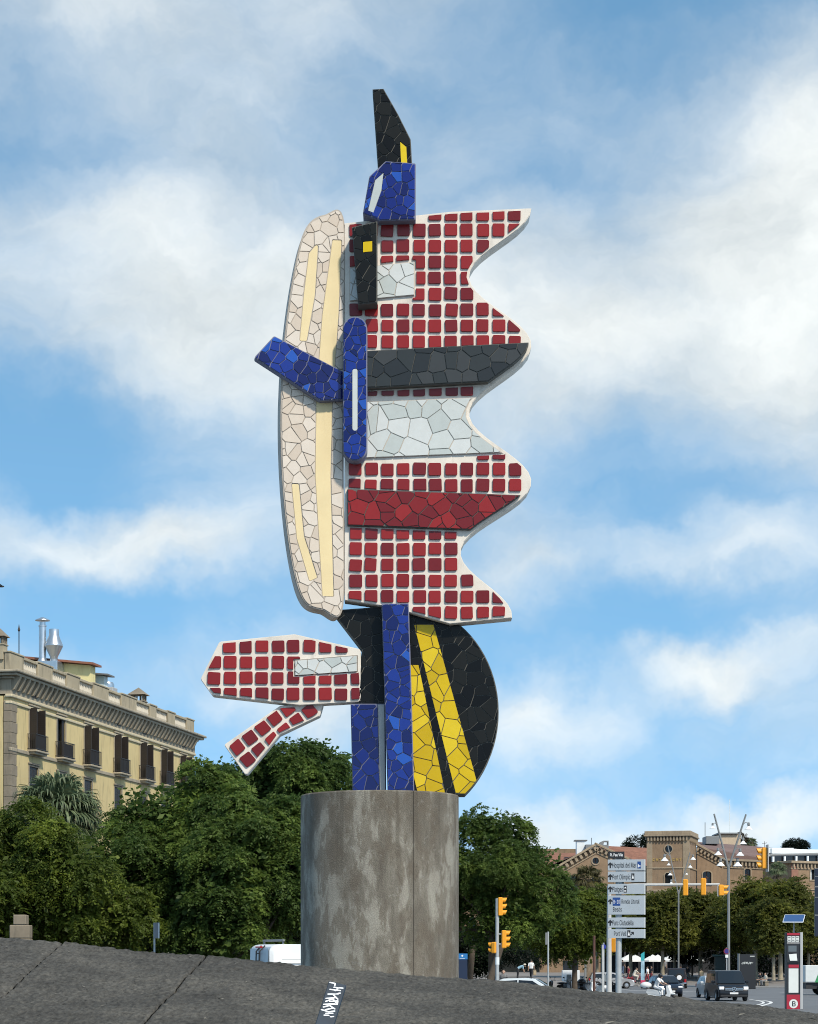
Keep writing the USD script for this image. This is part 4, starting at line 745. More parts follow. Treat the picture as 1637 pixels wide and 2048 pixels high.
ct = MB(); T = frame((PX(1206, 324), 324, PZ(1696, 324)), (1, 0, 0), (0, 0, 1), (0, -1, 0)); ct.prism(Polygon([(-.75, -.6), (.75, -.6), (.75, .95), (0.0, .95), (-.45, .75), (-.75, .2)]).difference(Polygon([(0, .35), (.6, .35), (.6, .8), (.1, .8)])), 1.4, T); ct.build('roof_cowl', m_mgrey, bb)
MB().tube([W3(1184, 1692, 325), W3(1184, 1676, 325)], .05, 6).build('aerial', m_iron, bb)
# tower
tc = np.array([PX(1378, 296), 296.0]); al = math.radians(14); du = np.array([-math.cos(al), math.sin(al)]); dv = np.array([math.sin(al), math.cos(al)]); tz = PZ(1667, 296); fw, sw = 5.5, 8.4
Tf = frame((tc[0], tc[1], 0), (-du[0], -du[1], 0), (0, 0, 1), (dv[0] * -1, dv[1] * -1, 0))     # front face: local x from -fw to 0, y is height, z outwards
Ts = frame((tc[0], tc[1], 0), (dv[0], dv[1], 0), (0, 0, 1), (-du[0], -du[1], 0))
s_ = 296 / F
def TZ(py): return PZ(py, 296)
fp = sbox(-fw, gz, 0, tz - .3); xo = -(1378 - 1339) * s_ / math.cos(al)
fh = [Point(xo, TZ(1698)).buffer(.48, 6), Polygon([(xo - .5, TZ(1769)), (xo + .5, TZ(1769)), (xo + .5, TZ(1750)), (xo + .3, TZ(1746)), (xo - .3, TZ(1746)), (xo - .5, TZ(1750))])]
q = fp
for h in fh: q = q.difference(h)
MB().prism(q, .6, Tf @ trimesh.transformations.translation_matrix([0, 0, -.6])).build('tower_wall', m_brick, bb)
for h in fh:
    wi = MB().prism(h.buffer(.14).difference(h), .08, Tf @ trimesh.transformations.translation_matrix([0, 0, -.01])).build('window', m_btrim, bb); MB().prism(h, .03, Tf @ trimesh.transformations.translation_matrix([0, 0, -.4])).build('pane', m_pane, wi)
MB().box(0.0, sw, gz, tz - .3, -.6, -.001, Ts).build('tower_wall', m_brick, bb)
MB().box(-fw, -fw + .5, gz, tz - .3, -sw, -.62, Tf).box(-fw, -0.62, gz, tz - .3, -sw, -sw + .4, Tf).build('tower_wall', m_brick, bb)
for a0, w in ((-fw - .02, .75), (-.72, .74)): MB().box(a0, a0 + w, gz, tz - .35, -.05, .07, Tf).build('pilaster', m_btrim, bb)
MB().box(.02, .7, gz, tz - .35, -.05, .07, Ts).build('pilaster', m_btrim, bb)
for z, h, o in ((TZ(1737), .18, .10), (TZ(1783), .25, .12), (TZ(1680), .22, .12)): MB().cbox(-fw - .05, o, z, z + h, -.1, o, .02, Tf).build('string_course', m_btrim, bb); MB().cbox(.0, sw, z, z + h, -.1, o, .02, Ts).build('string_course', m_btrim, bb)
for k in range(13): x = -fw + .2 + k * (fw - .2) / 12.5; MB().prism([(0, 0), (.3, .05), (.3, .62), (0, .62)], .2, Tf @ frame((x + .1, tz - 1.0, 0), (0, 0, 1), (0, 1, 0), (-1, 0, 0))).build('cornice_bracket', m_btrim, bb)
for k in range(12): x = .2 + k * .7; MB().prism([(0, 0), (.3, .05), (.3, .62), (0, .62)], .2, Ts @ frame((x + .1, tz - 1.0, 0), (0, 0, 1), (0, 1, 0), (-1, 0, 0))).build('cornice_bracket', m_btrim, bb)
MB().cbox(-fw - .4, .45, tz - .36, tz - .14, -sw, .45, .04, Tf).cbox(-fw - .3, .32, tz - .138, tz + .35, -sw, .32, .05, Tf).build('tower_cornice', m_btrim, bb)
gr = np.random.default_rng(9)
for k in range(9):
    if k == 4: continue
    x = -fw + .75 + k * .44; h = .36
    m = MB()
    if k % 3 == 0: m.box(x, x + .09, TZ(1722), TZ(1722) + h, 0, .05, Tf).box(x + .09, x + .26, TZ(1722), TZ(1722) + .09, 0, .05, Tf).box(x + .09, x + .26, TZ(1722) + h - .09, TZ(1722) + h, 0, .05, Tf)
    elif k % 3 == 1: m.box(x, x + .08, TZ(1722), TZ(1722) + h, 0, .05, Tf).box(x + .2, x + .28, TZ(1722), TZ(1722) + h, 0, .05, Tf).box(x + .08, x + .2, TZ(1722) + .15, TZ(1722) + .23, 0, .05, Tf)
    else: m.box(x, x + .26, TZ(1722) + h - .08, TZ(1722) + h, 0, .05, Tf).box(x + .09, x + .17, TZ(1722), TZ(1722) + h - .08, 0, .05, Tf)
    m.build('gilt_ornament', m_gold, bb)
# wing right of the tower
D1 = 304.0
wing_ = Polygon([(PX(1395, D1), gz), Wp(1395, 1694, D1), Wp(1450, 1724, D1), Wp(1584, 1730, D1), (PX(1584, D1), gz)])
bwall('wing_wall', wing_, [arch(1415, 1743, 1769, 17, D1), arch(1496, 1738, 1760, 12, D1), arch(1545, 1740, 1762, 12, D1), arch(1455, 1790, 1815, 14, D1), arch(1540, 1795, 1820, 14, D1)], D1)
rake((1395, 1692), (1452, 1723), D1, n=8)
rake((1452, 1722), (1584, 1728), D1, n=18, prot=.45)
roofplane('brown_roof', [W3(1395, 1694, 304.9), W3(1450, 1722, 304.9), W3(1590, 1728, 304.9), W3(1590, 1700, 325)], m_rbrown); roofplane('brown_roof', [W3(1395, 1694, 304.9), W3(1590, 1700, 325), W3(1500, 1692, 326), W3(1395, 1684, 324)], m_rbrown)
MB().box(PX(1400, 327), PX(1640, 327), 326, 345, .5, PZ(1701, 327)).build('rear_wall', m_brick, bb)
ph = MB().cbox(PX(1436, 330), PX(1480, 330), 329, 335, PZ(1700, 330), PZ(1670, 330), .04).build('roof_house', M('beige_render', (0.42, 0.34, 0.24), .9, var=.12), bb); MB().cbox(PX(1434, 330) , PX(1475, 330), 328.6, 335.3, PZ(1670, 330) + .02, PZ(1668, 330) + .1, .03).build('flat_roof', m_mgrey, ph)
MB().tube([W3(1460, 1669, 331), W3(1460.5, 1599, 331)], [.07, .04], 6).build('mast', m_wwhite, bb); MB().tube([W3(1411, 1672, 318), W3(1411, 1645, 318)], .04, 6).tube([W3(1530, 1696, 320), W3(1530, 1683, 320)], .04, 6).tube([W3(1525, 1688, 320), W3(1535, 1686, 320)], .03, 5).build('aerial', m_iron, bb)
MB().cbox(PX(1409, 316), PX(1436, 316), 314, 318, PZ(1690, 316), PZ(1674, 316), .05).build('roof_plant', m_mgrey, bb)
# right wing, its long face turned to the sun, with a white glazed roof rail above
c0 = np.array([PX(1584, 299), 299.0]); e = norm([0.86, 0.5]); Tw2 = frame((c0[0], c0[1], 0), (e[0], e[1], 0), (0, 0, 1), (e[1], -e[0], 0)); zt2 = PZ(1722, 299)
rw = sbox(0, gz, 16, zt2 - .3); hs = []
for xx in (3.2, 8.0, 12.5):
    for y0, y1 in ((1738, 1759), (1795, 1822), (1850, 1876)): hs.append(sbox(xx, PZ(y1, 299), xx + 1.0, PZ(y0, 299)))
q = rw
for h in hs: q = q.difference(h)
MB().prism(q, .6, Tw2 @ trimesh.transformations.translation_matrix([0, 0, -.6])).build('end_wall', m_brick, bb); MB().box(0, 16, gz, zt2 - .3, -10, -.62, Tw2).build('end_wall', m_brick, bb)
for h in hs:
    wi = MB().prism(h.buffer(.15, join_style=2).difference(h), .1, Tw2 @ trimesh.transformations.translation_matrix([0, 0, -.01])).build('window', m_btrim, bb); MB().prism(h, .03, Tw2 @ trimesh.transformations.translation_matrix([0, 0, -.4])).build('pane', m_pane, wi)
    b_ = h.bounds; MB().box(b_[0], b_[0] + .42, b_[1], b_[3], -.3, -.24, Tw2).build('curtain', m_wwhite, wi)
MB().box(-.05, 1.1, gz, zt2 - .32, -.05, .08, Tw2).build('pilaster', M('red_brick', (.22, .11, .075), .9, var=.2, dirt=.2), bb)
MB().cbox(-.4, 16, zt2 - .32, zt2, -2, .5, .04, Tw2).cbox(-.1, 16, PZ(1780, 299), PZ(1778, 299), -.1, .12, .02, Tw2).cbox(-.15, 16, zt2 - 1.1, zt2 - .95, -.1, .13, .02, Tw2).build('cornice', m_btrim, bb)
for k in range(26): MB().box(.1 + k * .6, .32 + k * .6, zt2 - .9, zt2 - .325, -.05, .32, Tw2).build('cornice_bracket', m_btrim, bb)
gl = MB().cbox(PX(1520, 312), PX(1586, 312), 311, 313, PZ(1708, 312), PZ(1697, 312), .05).build('glazed_roof', m_wwhite, bb)
MB().cbox(0.0, 16, PZ(1708, 303), PZ(1697, 303), -4.4, -4.1, .04, Tw2).build('glazed_roof', m_wwhite, bb)
for k in range(9): MB().box(.2 + k * 2.0, .5 + k * 2.0, zt2, PZ(1708, 303), -4.35, -4.15, Tw2).build('roof_post', m_wwhite, bb)
MB().box(0, 16, zt2, PZ(1708, 303) - .02, -4.8, -4.5, Tw2).build('roof_glass', m_pane, bb)
# terrace canopy in front of the ground floor
tcn = thing('terrace_canopy', 'long flat terrace roof on dark posts before the brick warehouse', 'canopy', (0, 282, 0)); 
MB().cbox(PX(1215, 282), PX(1425, 282), -1, 10, PZ(1897, 282), PZ(1890, 282), .05).build('roof_slab', M('canopy_grey', (.12, .12, .11), .7), tcn); MB().box(PX(1215, 282), PX(1640, 282), 9.5, 9.8, .9, PZ(1898, 282)).build('back_wall', M('dark_interior', (.012, .012, .013), .8), tcn)
for px in range(1222, 1425, 28): MB().box(PX(px, 282) - .1, PX(px, 282) + .1, -.6, -.4, 1.0, PZ(1898, 282)).build('post', m_iron, tcn)
m_umb = M('canvas_white', (.62, .62, .58), .85, var=.06)
for k, (px, lab) in enumerate(zip((1258, 1276, 1306, 1322, 1342, 1366, 1388), ('white terrace umbrella nearest the direction signs', 'white terrace umbrella left of the turquoise totem', 'white terrace umbrella right of the turquoise totem', 'white terrace umbrella in the middle of the row', 'white terrace umbrella left of the pale plane trunk', 'white terrace umbrella right of the pale plane trunk', 'rightmost white terrace umbrella'))):
    zz = PZ(1912, 268) ; t = thing('terrace_umbrella', lab, 'umbrella', (PX(px, 268), 268 + (k % 2) * 3, 1.0), 10 * k, 'umbrellas of the terrace')
    n = 8; c = MB(); rim = [(1.35 * math.cos(2 * PI * i / n), 1.35 * math.sin(2 * PI * i / n), zz - 1 - .55) for i in range(n)]; c.add(rim + [(0, 0, zz - 1 + .15)], [[i, (i + 1) % n, n] for i in range(n)])
    c.add(rim + [(x, y, z - .18) for x, y, z in rim], [[i, n + i, n + (i + 1) % n, (i + 1) % n] for i in range(n)]); c.build('canopy', m_umb, t); MB().tube([(0, 0, 0), (0, 0, zz - .9)], .03, 6).build('pole', m_iron, t)
# greenery above the roofs
bush('dark tree crown showing over the roof left of the brick tower', 345, [(1275, 1688, 26, 16, 0), (1296, 1683, 14, 14, 0), (1258, 1695, 12, 8, 0)], 51, 900, name='roof_tree')
bush('flat dark pine crown over the white glazed roof', 350, [(1592, 1688, 22, 9, 0), (1580, 1691, 12, 7, 0), (1606, 1691, 12, 7, 0)], 52, 900, name='roof_tree')
bush('brownish shrub behind the roof house', 340, [(1482, 1680, 14, 12, 0), (1496, 1687, 14, 9, 0)], 53, 500, leaf_material('dry_shrub', (.05, .04, .025), (.09, .07, .04), (.14, .11, .06)), name='roof_shrub')
palm('roof_palm', 'small palm on the roof beside the brownish shrub', 338, 1505, 1684, 13, 44, 18, 2)

# ---------------------------------------------------------------- street furniture
m_galv = M('galvanised_pole', (0.36, 0.38, 0.38), 0.5, metal=0.3, var=0.12, vscale=4); m_sig = M('signal_yellow', (0.72, 0.30, 0.012), 0.4, var=0.06, vscale=6); m_lensd = glass_material('dark_lens', (.02, .015, .012), .1)
m_lens = [glass_material('red_lens', (.12, .01, .008), .15), glass_material('amber_lens', (.14, .06, .005), .15), glass_material('green_lens', (.01, .08, .03), .15)]
m_spole = M('pale_post', (0.42, 0.42, 0.40), .55, var=.1)
def signal_head(parent, o, yaw, n=3, h=.82, w=.30, lens=True, plate=False, name='signal_head'):
    """Head with visors towards local +x."""
    T = rotz(yaw, o); c = h / n
    p = MB().cbox(-.10, .10, -w / 2, w / 2, 0, h, .03, T).build(name, m_sig, parent)
    if plate: MB().cbox(-.14, -.105, -w / 2 - .12, w / 2 + .12, -.12, h + .12, .01, T).build('back_plate', m_spole, p)
    for k in range(n):
        zc = (k + .5) * c; r = min(w, c) * .42; N = 10
        a = np.linspace(-.25 * PI, 1.25 * PI, N + 1); v = []
        for x0, f in ((.10, 1.0), (.30, 1.03)):
            for t in a: v.append((x0 - (0.10 * (1 - math.sin(t)) / 2 if x0 > .2 else 0), r * f * math.cos(t), zc + r * f * math.sin(t)))
        v = np.array(v); v2 = v * 1.0; cc = np.array([0, 0, zc]); v2[:, 1:] = cc[1:] + (v[:, 1:] - cc[1:]) * .93
        allv = np.vstack([v, v2]); m = N + 1; f = []
        for i in range(N): f += [[i, i + 1, m + i + 1, m + i], [2 * m + i + 1, 2 * m + i, 3 * m + i, 3 * m + i + 1], [m + i, m + i + 1, 3 * m + i + 1, 3 * m + i]]
        MB().add(allv @ T[:3, :3].T + T[:3, 3], f).build('visor', m_sig, p)
        MB().lathe([(0, .105), (r * .8, .104), (r * .88, .09)], 12, (0, 0, 0), T=T @ frame((0, 0, zc), (0, 1, 0), (0, 0, 1), (1, 0, 0))).build('lens', m_lens[2 - k] if n == 3 else m_lens[k * 2], p)
    return p
# two-headed signal right of the drum
d = 100.0; x = PX(995, d); ts = thing('traffic_signal', 'yellow traffic signal on a grey post, heads at two heights, before the street tree', 'traffic signal', (x, d, 0), 0)
def zz_(py, d): return PZ(py, d)
MB().tube([(0, 0, 0), (0, 0, zz_(1797, d))], .082, 12).lathe([(.16, 0), (.16, .12), (.082, .16)], 12).build('post', m_galv, ts, smooth=30)
signal_head(ts, (.14, 0, zz_(1832, d)), 0, 3, .82); signal_head(ts, (.30, 0, zz_(1897, d)), 0, 3, .80); MB().cbox(0, .25, -.04, .04, zz_(1890, d), zz_(1887, d), .01).cbox(0, .25, -.04, .04, zz_(1870, d), zz_(1867, d), .01).build('bracket', m_galv, ts)
signal_head(ts, (-.12, 0, zz_(1907, d)), 180 - 35, 2, .5, .24); MB().box(-.12, 0, -.03, .03, zz_(1897, d), zz_(1895, d)).build('bracket', m_galv, ts)
MB().lathe([(.09, zz_(1930, d)), (.092, zz_(1930, d)), (.092, zz_(1915, d)), (.09, zz_(1915, d))], 12).build('sticker_band', m_wwhite, ts)
# signal arm reaching right from behind the direction signs
d = 88.0; x = PX(1219, d); ta = thing('traffic_signal', 'long grey signal arm with three small yellow heads right of the direction signs', 'traffic signal', (x, d, 0), 0); r_ = d / F
MB().tube([(0, 0, 0), (0, 0, 2.5), (0, 0, zz_(1772, d))], [.12, .10, .08], 12).build('post', m_spole, ta, smooth=30)
MB().tube([(0, 0, zz_(1774, d)), (1.0, 0, zz_(1770, d)), ((1440 - 1219) * r_, 0, zz_(1769, d))], [.06, .055, .045], 10).tube([((1437 - 1219) * r_, 0, zz_(1768, d)), ((1437 - 1219) * r_, 0, zz_(1793, d))], .04, 8).build('arm', m_spole, ta, smooth=30)
for px, y0, y1 in ((1372, 1759, 1792), (1408, 1757, 1791)): signal_head(ta, ((px - 1219) * r_, .02, zz_(y1, d)), 78, 3, (y1 - y0) * r_, .2)
signal_head(ta, ((1443 - 1219) * r_, 0, zz_(1792, d)), 0, 2, 22 * r_, .2); signal_head(ta, ((1229 - 1219) * r_, .1, zz_(1905, d)), 60, 2, 28 * r_, .26)
# signal hanging into the frame from the right
d = 86.0; x = PX(1716, d); tr = thing('traffic_signal', 'large yellow signal with hooded lamps hanging from an arm at the right', 'traffic signal', (x, d, 0), 0); r_ = d / F
MB().tube([(0, 0, 0), (0, 0, zz_(1708, d))], [.13, .08], 12).build('post', m_spole, tr, smooth=30); MB().tube([(0, 0, zz_(1709, d)), (-1.5, 0, zz_(1709, d)), ((1542 - 1716) * r_, 0, zz_(1711, d))], [.07, .06, .05], 10).build('arm', m_mgrey, tr, smooth=30)
signal_head(tr, ((1529 - 1716) * r_, -.02, zz_(1738, d)), 180, 3, 42 * r_, .34, plate=True); MB().box((1536 - 1716) * r_ - .03, (1546 - 1716) * r_, -.03, .03, zz_(1713, d), zz_(1709, d)).build('bracket', m_galv, tr)
# direction signs
d = 85.0; xs_ = PX(1238, d); sg = thing('direction_signs', 'stack of grey direction signs with a black street name plate on one thick post', 'sign', (xs_, d, 0), -9.0); q_ = d / F
m_panel = M('sign_panel', (0.33, 0.37, 0.40), .45, var=.04); m_pback = M('sign_edge', (.62, .64, .63), .4); m_txt = M('sign_black', (.012, .013, .016), .5); m_sblue = M('sign_blue', (.012, .05, .20), .4); m_swhite = M('sign_white', (.72, .73, .72), .5)
MB().tube([(0, 0, 0), (0, 0, zz_(1710, d))], .115, 14).lathe([(.2, 0), (.2, .15), (.115, .2)], 14).build('post', m_galv, sg, smooth=30)
def SX(px): return (px - 1238) * q_
def arrow(m, x, z, h, T, ang=0):
    pts = np.array([(-.12, 0), (-.12, .5), (-.42, .42), (-.42, .62), (0, 1.0), (.42, .62), (.42, .42), (.12, .5), (.12, 0)]) * h; pts[:, 1] -= h / 2; c, s = math.cos(ang), math.sin(ang); pts = pts @ np.array([[c, s], [-s, c]]) + (x, z); m.prism(Polygon(pts), .004, T)
def text(parent, s, x, z, h, mat, T, name='lettering', width=None, bold=True):
    t = meshkit.text_mesh(s, h, .004, bold); v = np.array(t.vertices); v[:, 0] *= (width / v[:, 0].max()) if width else 1.0; t = trimesh.Trimesh(v, t.faces, process=False); MB().mesh(t, T @ trimesh.transformations.translation_matrix([x, z, 0])).build(name, mat, parent)
rows_ = [('black', 1704, 1718, 'Pl. Pau Vila'), ('p', 1720, 1742, 'Hospital del Mar'), ('p', 1744, 1765, 'Port Olímpic'), ('p', 1769, 1789, 'Platges'), ('B', 1792, 1830, ''), ('p', 1836, 1856, 'Parc Ciutadella'), ('e', 1859, 1877, 'Port Vell')]
FY = -.15
for kind, y0, y1, s in rows_:
    z0, z1 = zz_(y1, d), zz_(y0, d); Tt = FRONT(FY - .042)
    if kind == 'black':
        p = MB().cbox(SX(1218), SX(1250), FY - .04, FY + .03, z0, z1, .006).build('name_plate', m_txt, sg); text(p, s, SX(1221), z0 + .09, .105, m_swhite, Tt, width=29 * q_ - .06); continue
    p = MB().cbox(SX(1217), SX(1290), FY - .04, FY + .03, z0, z1, .008).build('sign_panel', m_panel, sg); MB().box(SX(1290), SX(1290) + .03, FY - .045, FY + .035, z0 - .004, z1 + .004).build('edge_strip', m_pback, p)
    zm = (z0 + z1) / 2; m = MB()
    if kind == 'p': arrow(m, SX(1222), zm - .0, .22, Tt); m.build('arrow', m_txt, p); text(p, s, SX(1226), zm - .095, .185, m_txt, Tt, width={'Hospital del Mar': 48, 'Port Olímpic': 36, 'Platges': 21, 'Parc Ciutadella': 42}[s] * q_, bold=False)
    if kind == 'e': text(p, s, SX(1229), zm - .08, .17, m_txt, Tt, width=25 * q_, bold=False); arrow(m, SX(1266), zm + .01, .16, Tt, -.8); m.build('arrow', m_txt, p)
    if kind == 'B':
        arrow(m, SX(1222), z1 - .22, .2, Tt); m.build('arrow', m_txt, p); i = MB().prism(sbox(SX(1227), z1 - .38, SX(1242), z1 - .07), .004, Tt).build('route_shield', m_sblue, p); text(i, 'B-10', SX(1228), z1 - .30, .14, m_swhite, FRONT(FY - .047), width=13 * q_, bold=False); text(p, 'Ronda Litoral', SX(1244), z1 - .30, .16, m_txt, Tt, width=36 * q_, bold=False); text(p, 'Besòs', SX(1227), z0 + .12, .17, m_txt, Tt, width=18 * q_, bold=False)
    for ps, px0, px1, mt in (('Hospital del Mar', 1276, 1283, m_sblue), ('Port Olímpic', 1264, 1270, m_txt), ('Platges', 1249, 1255, m_txt), ('Port Vell', 1256, 1262, m_txt)):
        if ps == s:
            ic = MB().prism(sbox(SX(px0), zm - .13, SX(px1), zm + .13), .004, Tt).build('pictogram', mt, p); u = MB(); T2 = FRONT(FY - .047); xm = SX((px0 + px1) / 2)
            if ps == 'Hospital del Mar': u.prism(sbox(xm - .045, zm - .09, xm - .02, zm + .03), .003, T2).prism(sbox(xm - .02, zm - .06, xm + .05, zm - .02), .003, T2)
            elif ps == 'Platges': u.prism(Polygon([(xm - .045, zm + .03), (xm, zm + .09), (xm + .045, zm + .03)]), .003, T2).prism(sbox(xm - .045, zm - .09, xm + .03, zm - .05), .003, T2)
            else: u.prism(Polygon([(xm - .04, zm - .07), (xm + .04, zm - .07), (xm, zm + .09)]), .003, T2)
            u.build('pictogram_figure', m_swhite, ic)
    MB().tube([(0, -.1, z1 + .012), (.3, -.13, z1 + .012)], .012, 6).build('clamp', m_galv, sg)
# bus stop column
d = 115.0; u_ = d / F; bs = thing('bus_stop_column', 'tall black and red bus stop column with paper panel and solar panel on top', 'bus stop', (PX(1587, d), d, 0), 7.0)
def BX(px): return (px - 1587) * u_
m_pred = M('stop_red', (.30, .008, .025), .4); m_pblk = M('stop_black', (.012, .013, .015), .35); m_paper = M('stop_paper', (.55, .58, .56), .5, var=.05); m_pgrey = M('stop_grey', (.33, .34, .34), .5); m_scr = glass_material('stop_screen', (.09, .11, .12), .12); m_solar = M('solar_blue', (.02, .06, .17), .25)
ZB = lambda py: zz_(py, d)
MB().cbox(BX(1573), BX(1600), -.08, .30, 0.0, ZB(1866), .01).build('frame', m_pblk, bs); MB().cbox(BX(1600) + .003, BX(1606), -.14, .36, 0.0, ZB(1865), .01).build('side_panel', m_pgrey, bs)
MB().box(BX(1573.5), BX(1599.5), -.10, -.083, ZB(1871), ZB(1866.5)).build('red_header', m_pred, bs)
for a, b in ((1574.5, 1582), (1583, 1590), (1591, 1598.5)):
    p = MB().box(BX(a), BX(b), -.092, -.083, ZB(1884), ZB(1873)).build('line_card', m_paper, bs)
    for k in range(3): MB().box(BX(a) + .03, BX(b) - .03, -.096, -.093, ZB(1882.3 - k * 3.2), ZB(1881.2 - k * 3.2)).build('line_band', m_pblk if k != 1 else m_pgrey, p)
MB().box(BX(1573.5), BX(1599.5), -.10, -.083, ZB(1887), ZB(1886)).build('trim', m_swhite, bs)
sb = MB().cbox(BX(1571.5), BX(1598), -.20, -.085, ZB(1926), ZB(1888), .02).build('display_box', m_pblk, bs)
MB().box(BX(1575), BX(1592), -.206, -.2005, ZB(1904), ZB(1892)).build('screen', m_scr, sb); MB().add([(BX(1576), -.207, ZB(1909)), (BX(1592), -.207, ZB(1908)), (BX(1593), -.24, ZB(1922)), (BX(1578), -.24, ZB(1922))], [[0, 1, 2, 3]]).build('tilted_screen', m_paper, sb)
MB().box(BX(1577), BX(1598), -.10, -.083, ZB(1936), ZB(1930)).build('red_strip', m_pred, bs); MB().box(BX(1577), BX(1597), -.095, -.083, ZB(1986), ZB(1937.5)).build('timetable', m_paper, bs)
rbp = MB().cbox(BX(1572.5), BX(1600) - .002, -.13, -.085, 0, ZB(1990), .01).build('red_base', m_pred, bs); Tb_ = FRONT(-.131); cB = Point(BX(1586.5), ZB(2008)).buffer(9 * u_, 12); ci = MB().prism(cB, .004, Tb_).build('white_roundel', m_paper, rbp); text(ci, 'B', BX(1586.5) - .105, ZB(2008) - .125, .25, m_pblk, FRONT(-.136))
sp = MB(); zc = ZB(1838); sp.add([(BX(1562), -.35, zc - .17), (BX(1603), -.35, zc - .17), (BX(1618), .55, zc + .22), (BX(1577), .55, zc + .22)], [[0, 1, 2, 3]]); sp.add([(BX(1562), -.35, zc - .20), (BX(1603), -.35, zc - .20), (BX(1618), .55, zc + .19), (BX(1577), .55, zc + .19)], [[3, 2, 1, 0]])
SPp = sp.build('solar_panel', m_solar, bs); fr_ = MB(); c4 = [(BX(1562), -.35, zc - .185), (BX(1603), -.35, zc - .185), (BX(1618), .55, zc + .205), (BX(1577), .55, zc + .205)]
for i in range(4): fr_.tube([c4[i], c4[(i + 1) % 4]], .022, 4)
fr_.build('panel_frame', m_pback, SPp); MB().tube([(BX(1590), .12, ZB(1867)), (BX(1590), .12, zc)], .035, 8).build('panel_post', m_pgrey, bs)
# small signs and posts
def post_sign(name, label, d, px, top, pw, panel=None, mat=m_galv, pmat=None):
    t = thing(name, label, 'sign post' if panel else 'post', (PX(px, d), d, 0)); s = d / F; MB().tube([(0, 0, 0), (0, 0, PZ(top, d))], pw * s / 2, 8).lathe([(pw * s, 0), (pw * s, .06), (pw * s / 2, .08)], 8).build('post', mat, t, smooth=30)
    if panel:
        a, b, y0, y1, sidew = panel; MB().cbox((a - px) * s, (b - px) * s, -.06, -.02, PZ(y1, d), PZ(y0, d), .008).build('panel', pmat or m_mgrey, t)
        if sidew: MB().box((b - px) * s, (b - px) * s + .02, -.065, -.015, PZ(y1, d), PZ(y0, d)).build('edge_strip', m_swhite, t)
    return t
post_sign('sign_post', 'small grey sign seen from behind on a thin post before the left trees', 60, 309, 1846, 3.4, (309, 317.5, 1846, 1877, 1), pmat=M('sign_back', (.16, .17, .18), .5))
post_sign('sign_post', 'thin grey post with an edge-on sign before the street trees', 105, 1097, 1864, 3.5, (1091, 1096.5, 1866, 1890, 0))
post_sign('post', 'dark rusty post left of the direction signs', 95, 1189, 1872, 5, None, M('rusty_steel', (.08, .035, .025), .8, var=.3))
post_sign('post', 'pale slender post among the parked motorcycles', 120, 1206, 1890, 4, None, m_spole)
rs = post_sign('parking_sign', 'round blue sign on a slim post behind the direction signs', 130, 1208, 1886, 3); MB().lathe([(0, 0), (.14, .0), (.14, .02), (0, .02)], 16, T=frame((0, -.08, PZ(1894, 130)), (1, 0, 0), (0, 0, 1), (0, -1, 0))).build('disc', M('disc_blue', (.02, .03, .25), .4), rs)
nr_ = post_sign('no_parking_sign', 'round red and blue sign behind the people carrier', 190, 1454, 1896, 2.5); Tn_ = frame((0, -.1, PZ(1903, 190)), (1, 0, 0), (0, 0, 1), (0, -1, 0)); MB().lathe([(0, 0), (.26, .0), (.26, .02), (0, .02)], 16, T=Tn_).build('disc', M('disc_red', (.16, .012, .03), .4), nr_); MB().lathe([(0, .023), (.19, .023)], 16, T=Tn_).build('disc_centre', M('disc_blue2', (.03, .02, .16), .4), nr_); MB().box(-.12, .12, -.12, -.1, PZ(1916, 190), PZ(1910, 190)).build('plate', m_swhite, nr_)
ik = thing('info_totem', 'dark blue information totem with bright blue header and white diamond, beside the drum', 'totem', (PX(925, 120), 120, 0)); w_ = .27; zt = PZ(1904, 120)
MB().cbox(-w_, w_, -.08, .08, 0, zt - .42, .01).build('body', M('totem_navy', (.01, .02, .05), .4), ik); hd = MB().cbox(-w_ - .02, w_ + .01, -.09, .09, zt - .41, zt - .1, .01).build('header', M('totem_blue', (.02, .15, .38), .4), ik); MB().prism([(-.06, 0), (0, .06), (.06, 0), (0, -.06)], .004, FRONT(-.092, (0, 0, zt - .22))).prism(sbox(-.14, -.02, .14, 0.0), .004, FRONT(-.092, (0, 0, zt - .36))).build('diamond', m_swhite, hd)
tt = thing('turquoise_totem', 'slanted turquoise and white totem with a pink foot beside the cyclist', 'totem', (PX(1286, 215), 215, .14)); zz = PZ(1904, 215) - .14; MB().prism([(-.17, zz * .74), (.17, zz * .74), (.17, zz), (-.17, zz * .93)], .2, FRONT(.1)).build('top_panel', M('turquoise', (.02, .30, .33), .5), tt); MB().box(-.168, .168, -.09, .09, .55, zz * .738).build('middle_panel', M('pale_blue_panel', (.25, .38, .45), .5, var=.5, vscale=2.5), tt); MB().cbox(-.2, .2, -.13, .13, 0, .548, .02).build('foot', M('pink_panel', (.45, .04, .10), .5), tt)
kk = thing('kiosk', 'black advertising kiosk with pale writing behind the people carrier', 'kiosk', (PX(1495, 202), 202, 0)); s_k = 202 / F; MB().cbox(-.72, .72, -.4, .5, 0, PZ(1909, 202), .02).build('box', M('kiosk_black', (.012, .012, .013), .4), kk); MB().box(-.8, -.72, -.42, .5, 0, PZ(1908, 202)).build('side_post', m_mgrey, kk)
gm = MB(); rr = np.random.default_rng(4)
for k in range(11): x0 = -.55 + k * .1; gm.prism(LineString([(x0 + rr.uniform(-.02, .05), rr.uniform(-.1, .12)) for _ in range(4)]).buffer(.018, 2), .004, FRONT(-.402, (0, 0, PZ(1927, 202))))
gm.prism(sbox(.2, -.03, .62, .03), .004, FRONT(-.402, (0, 0, PZ(1913, 202)))).build('writing', m_paper, kk)
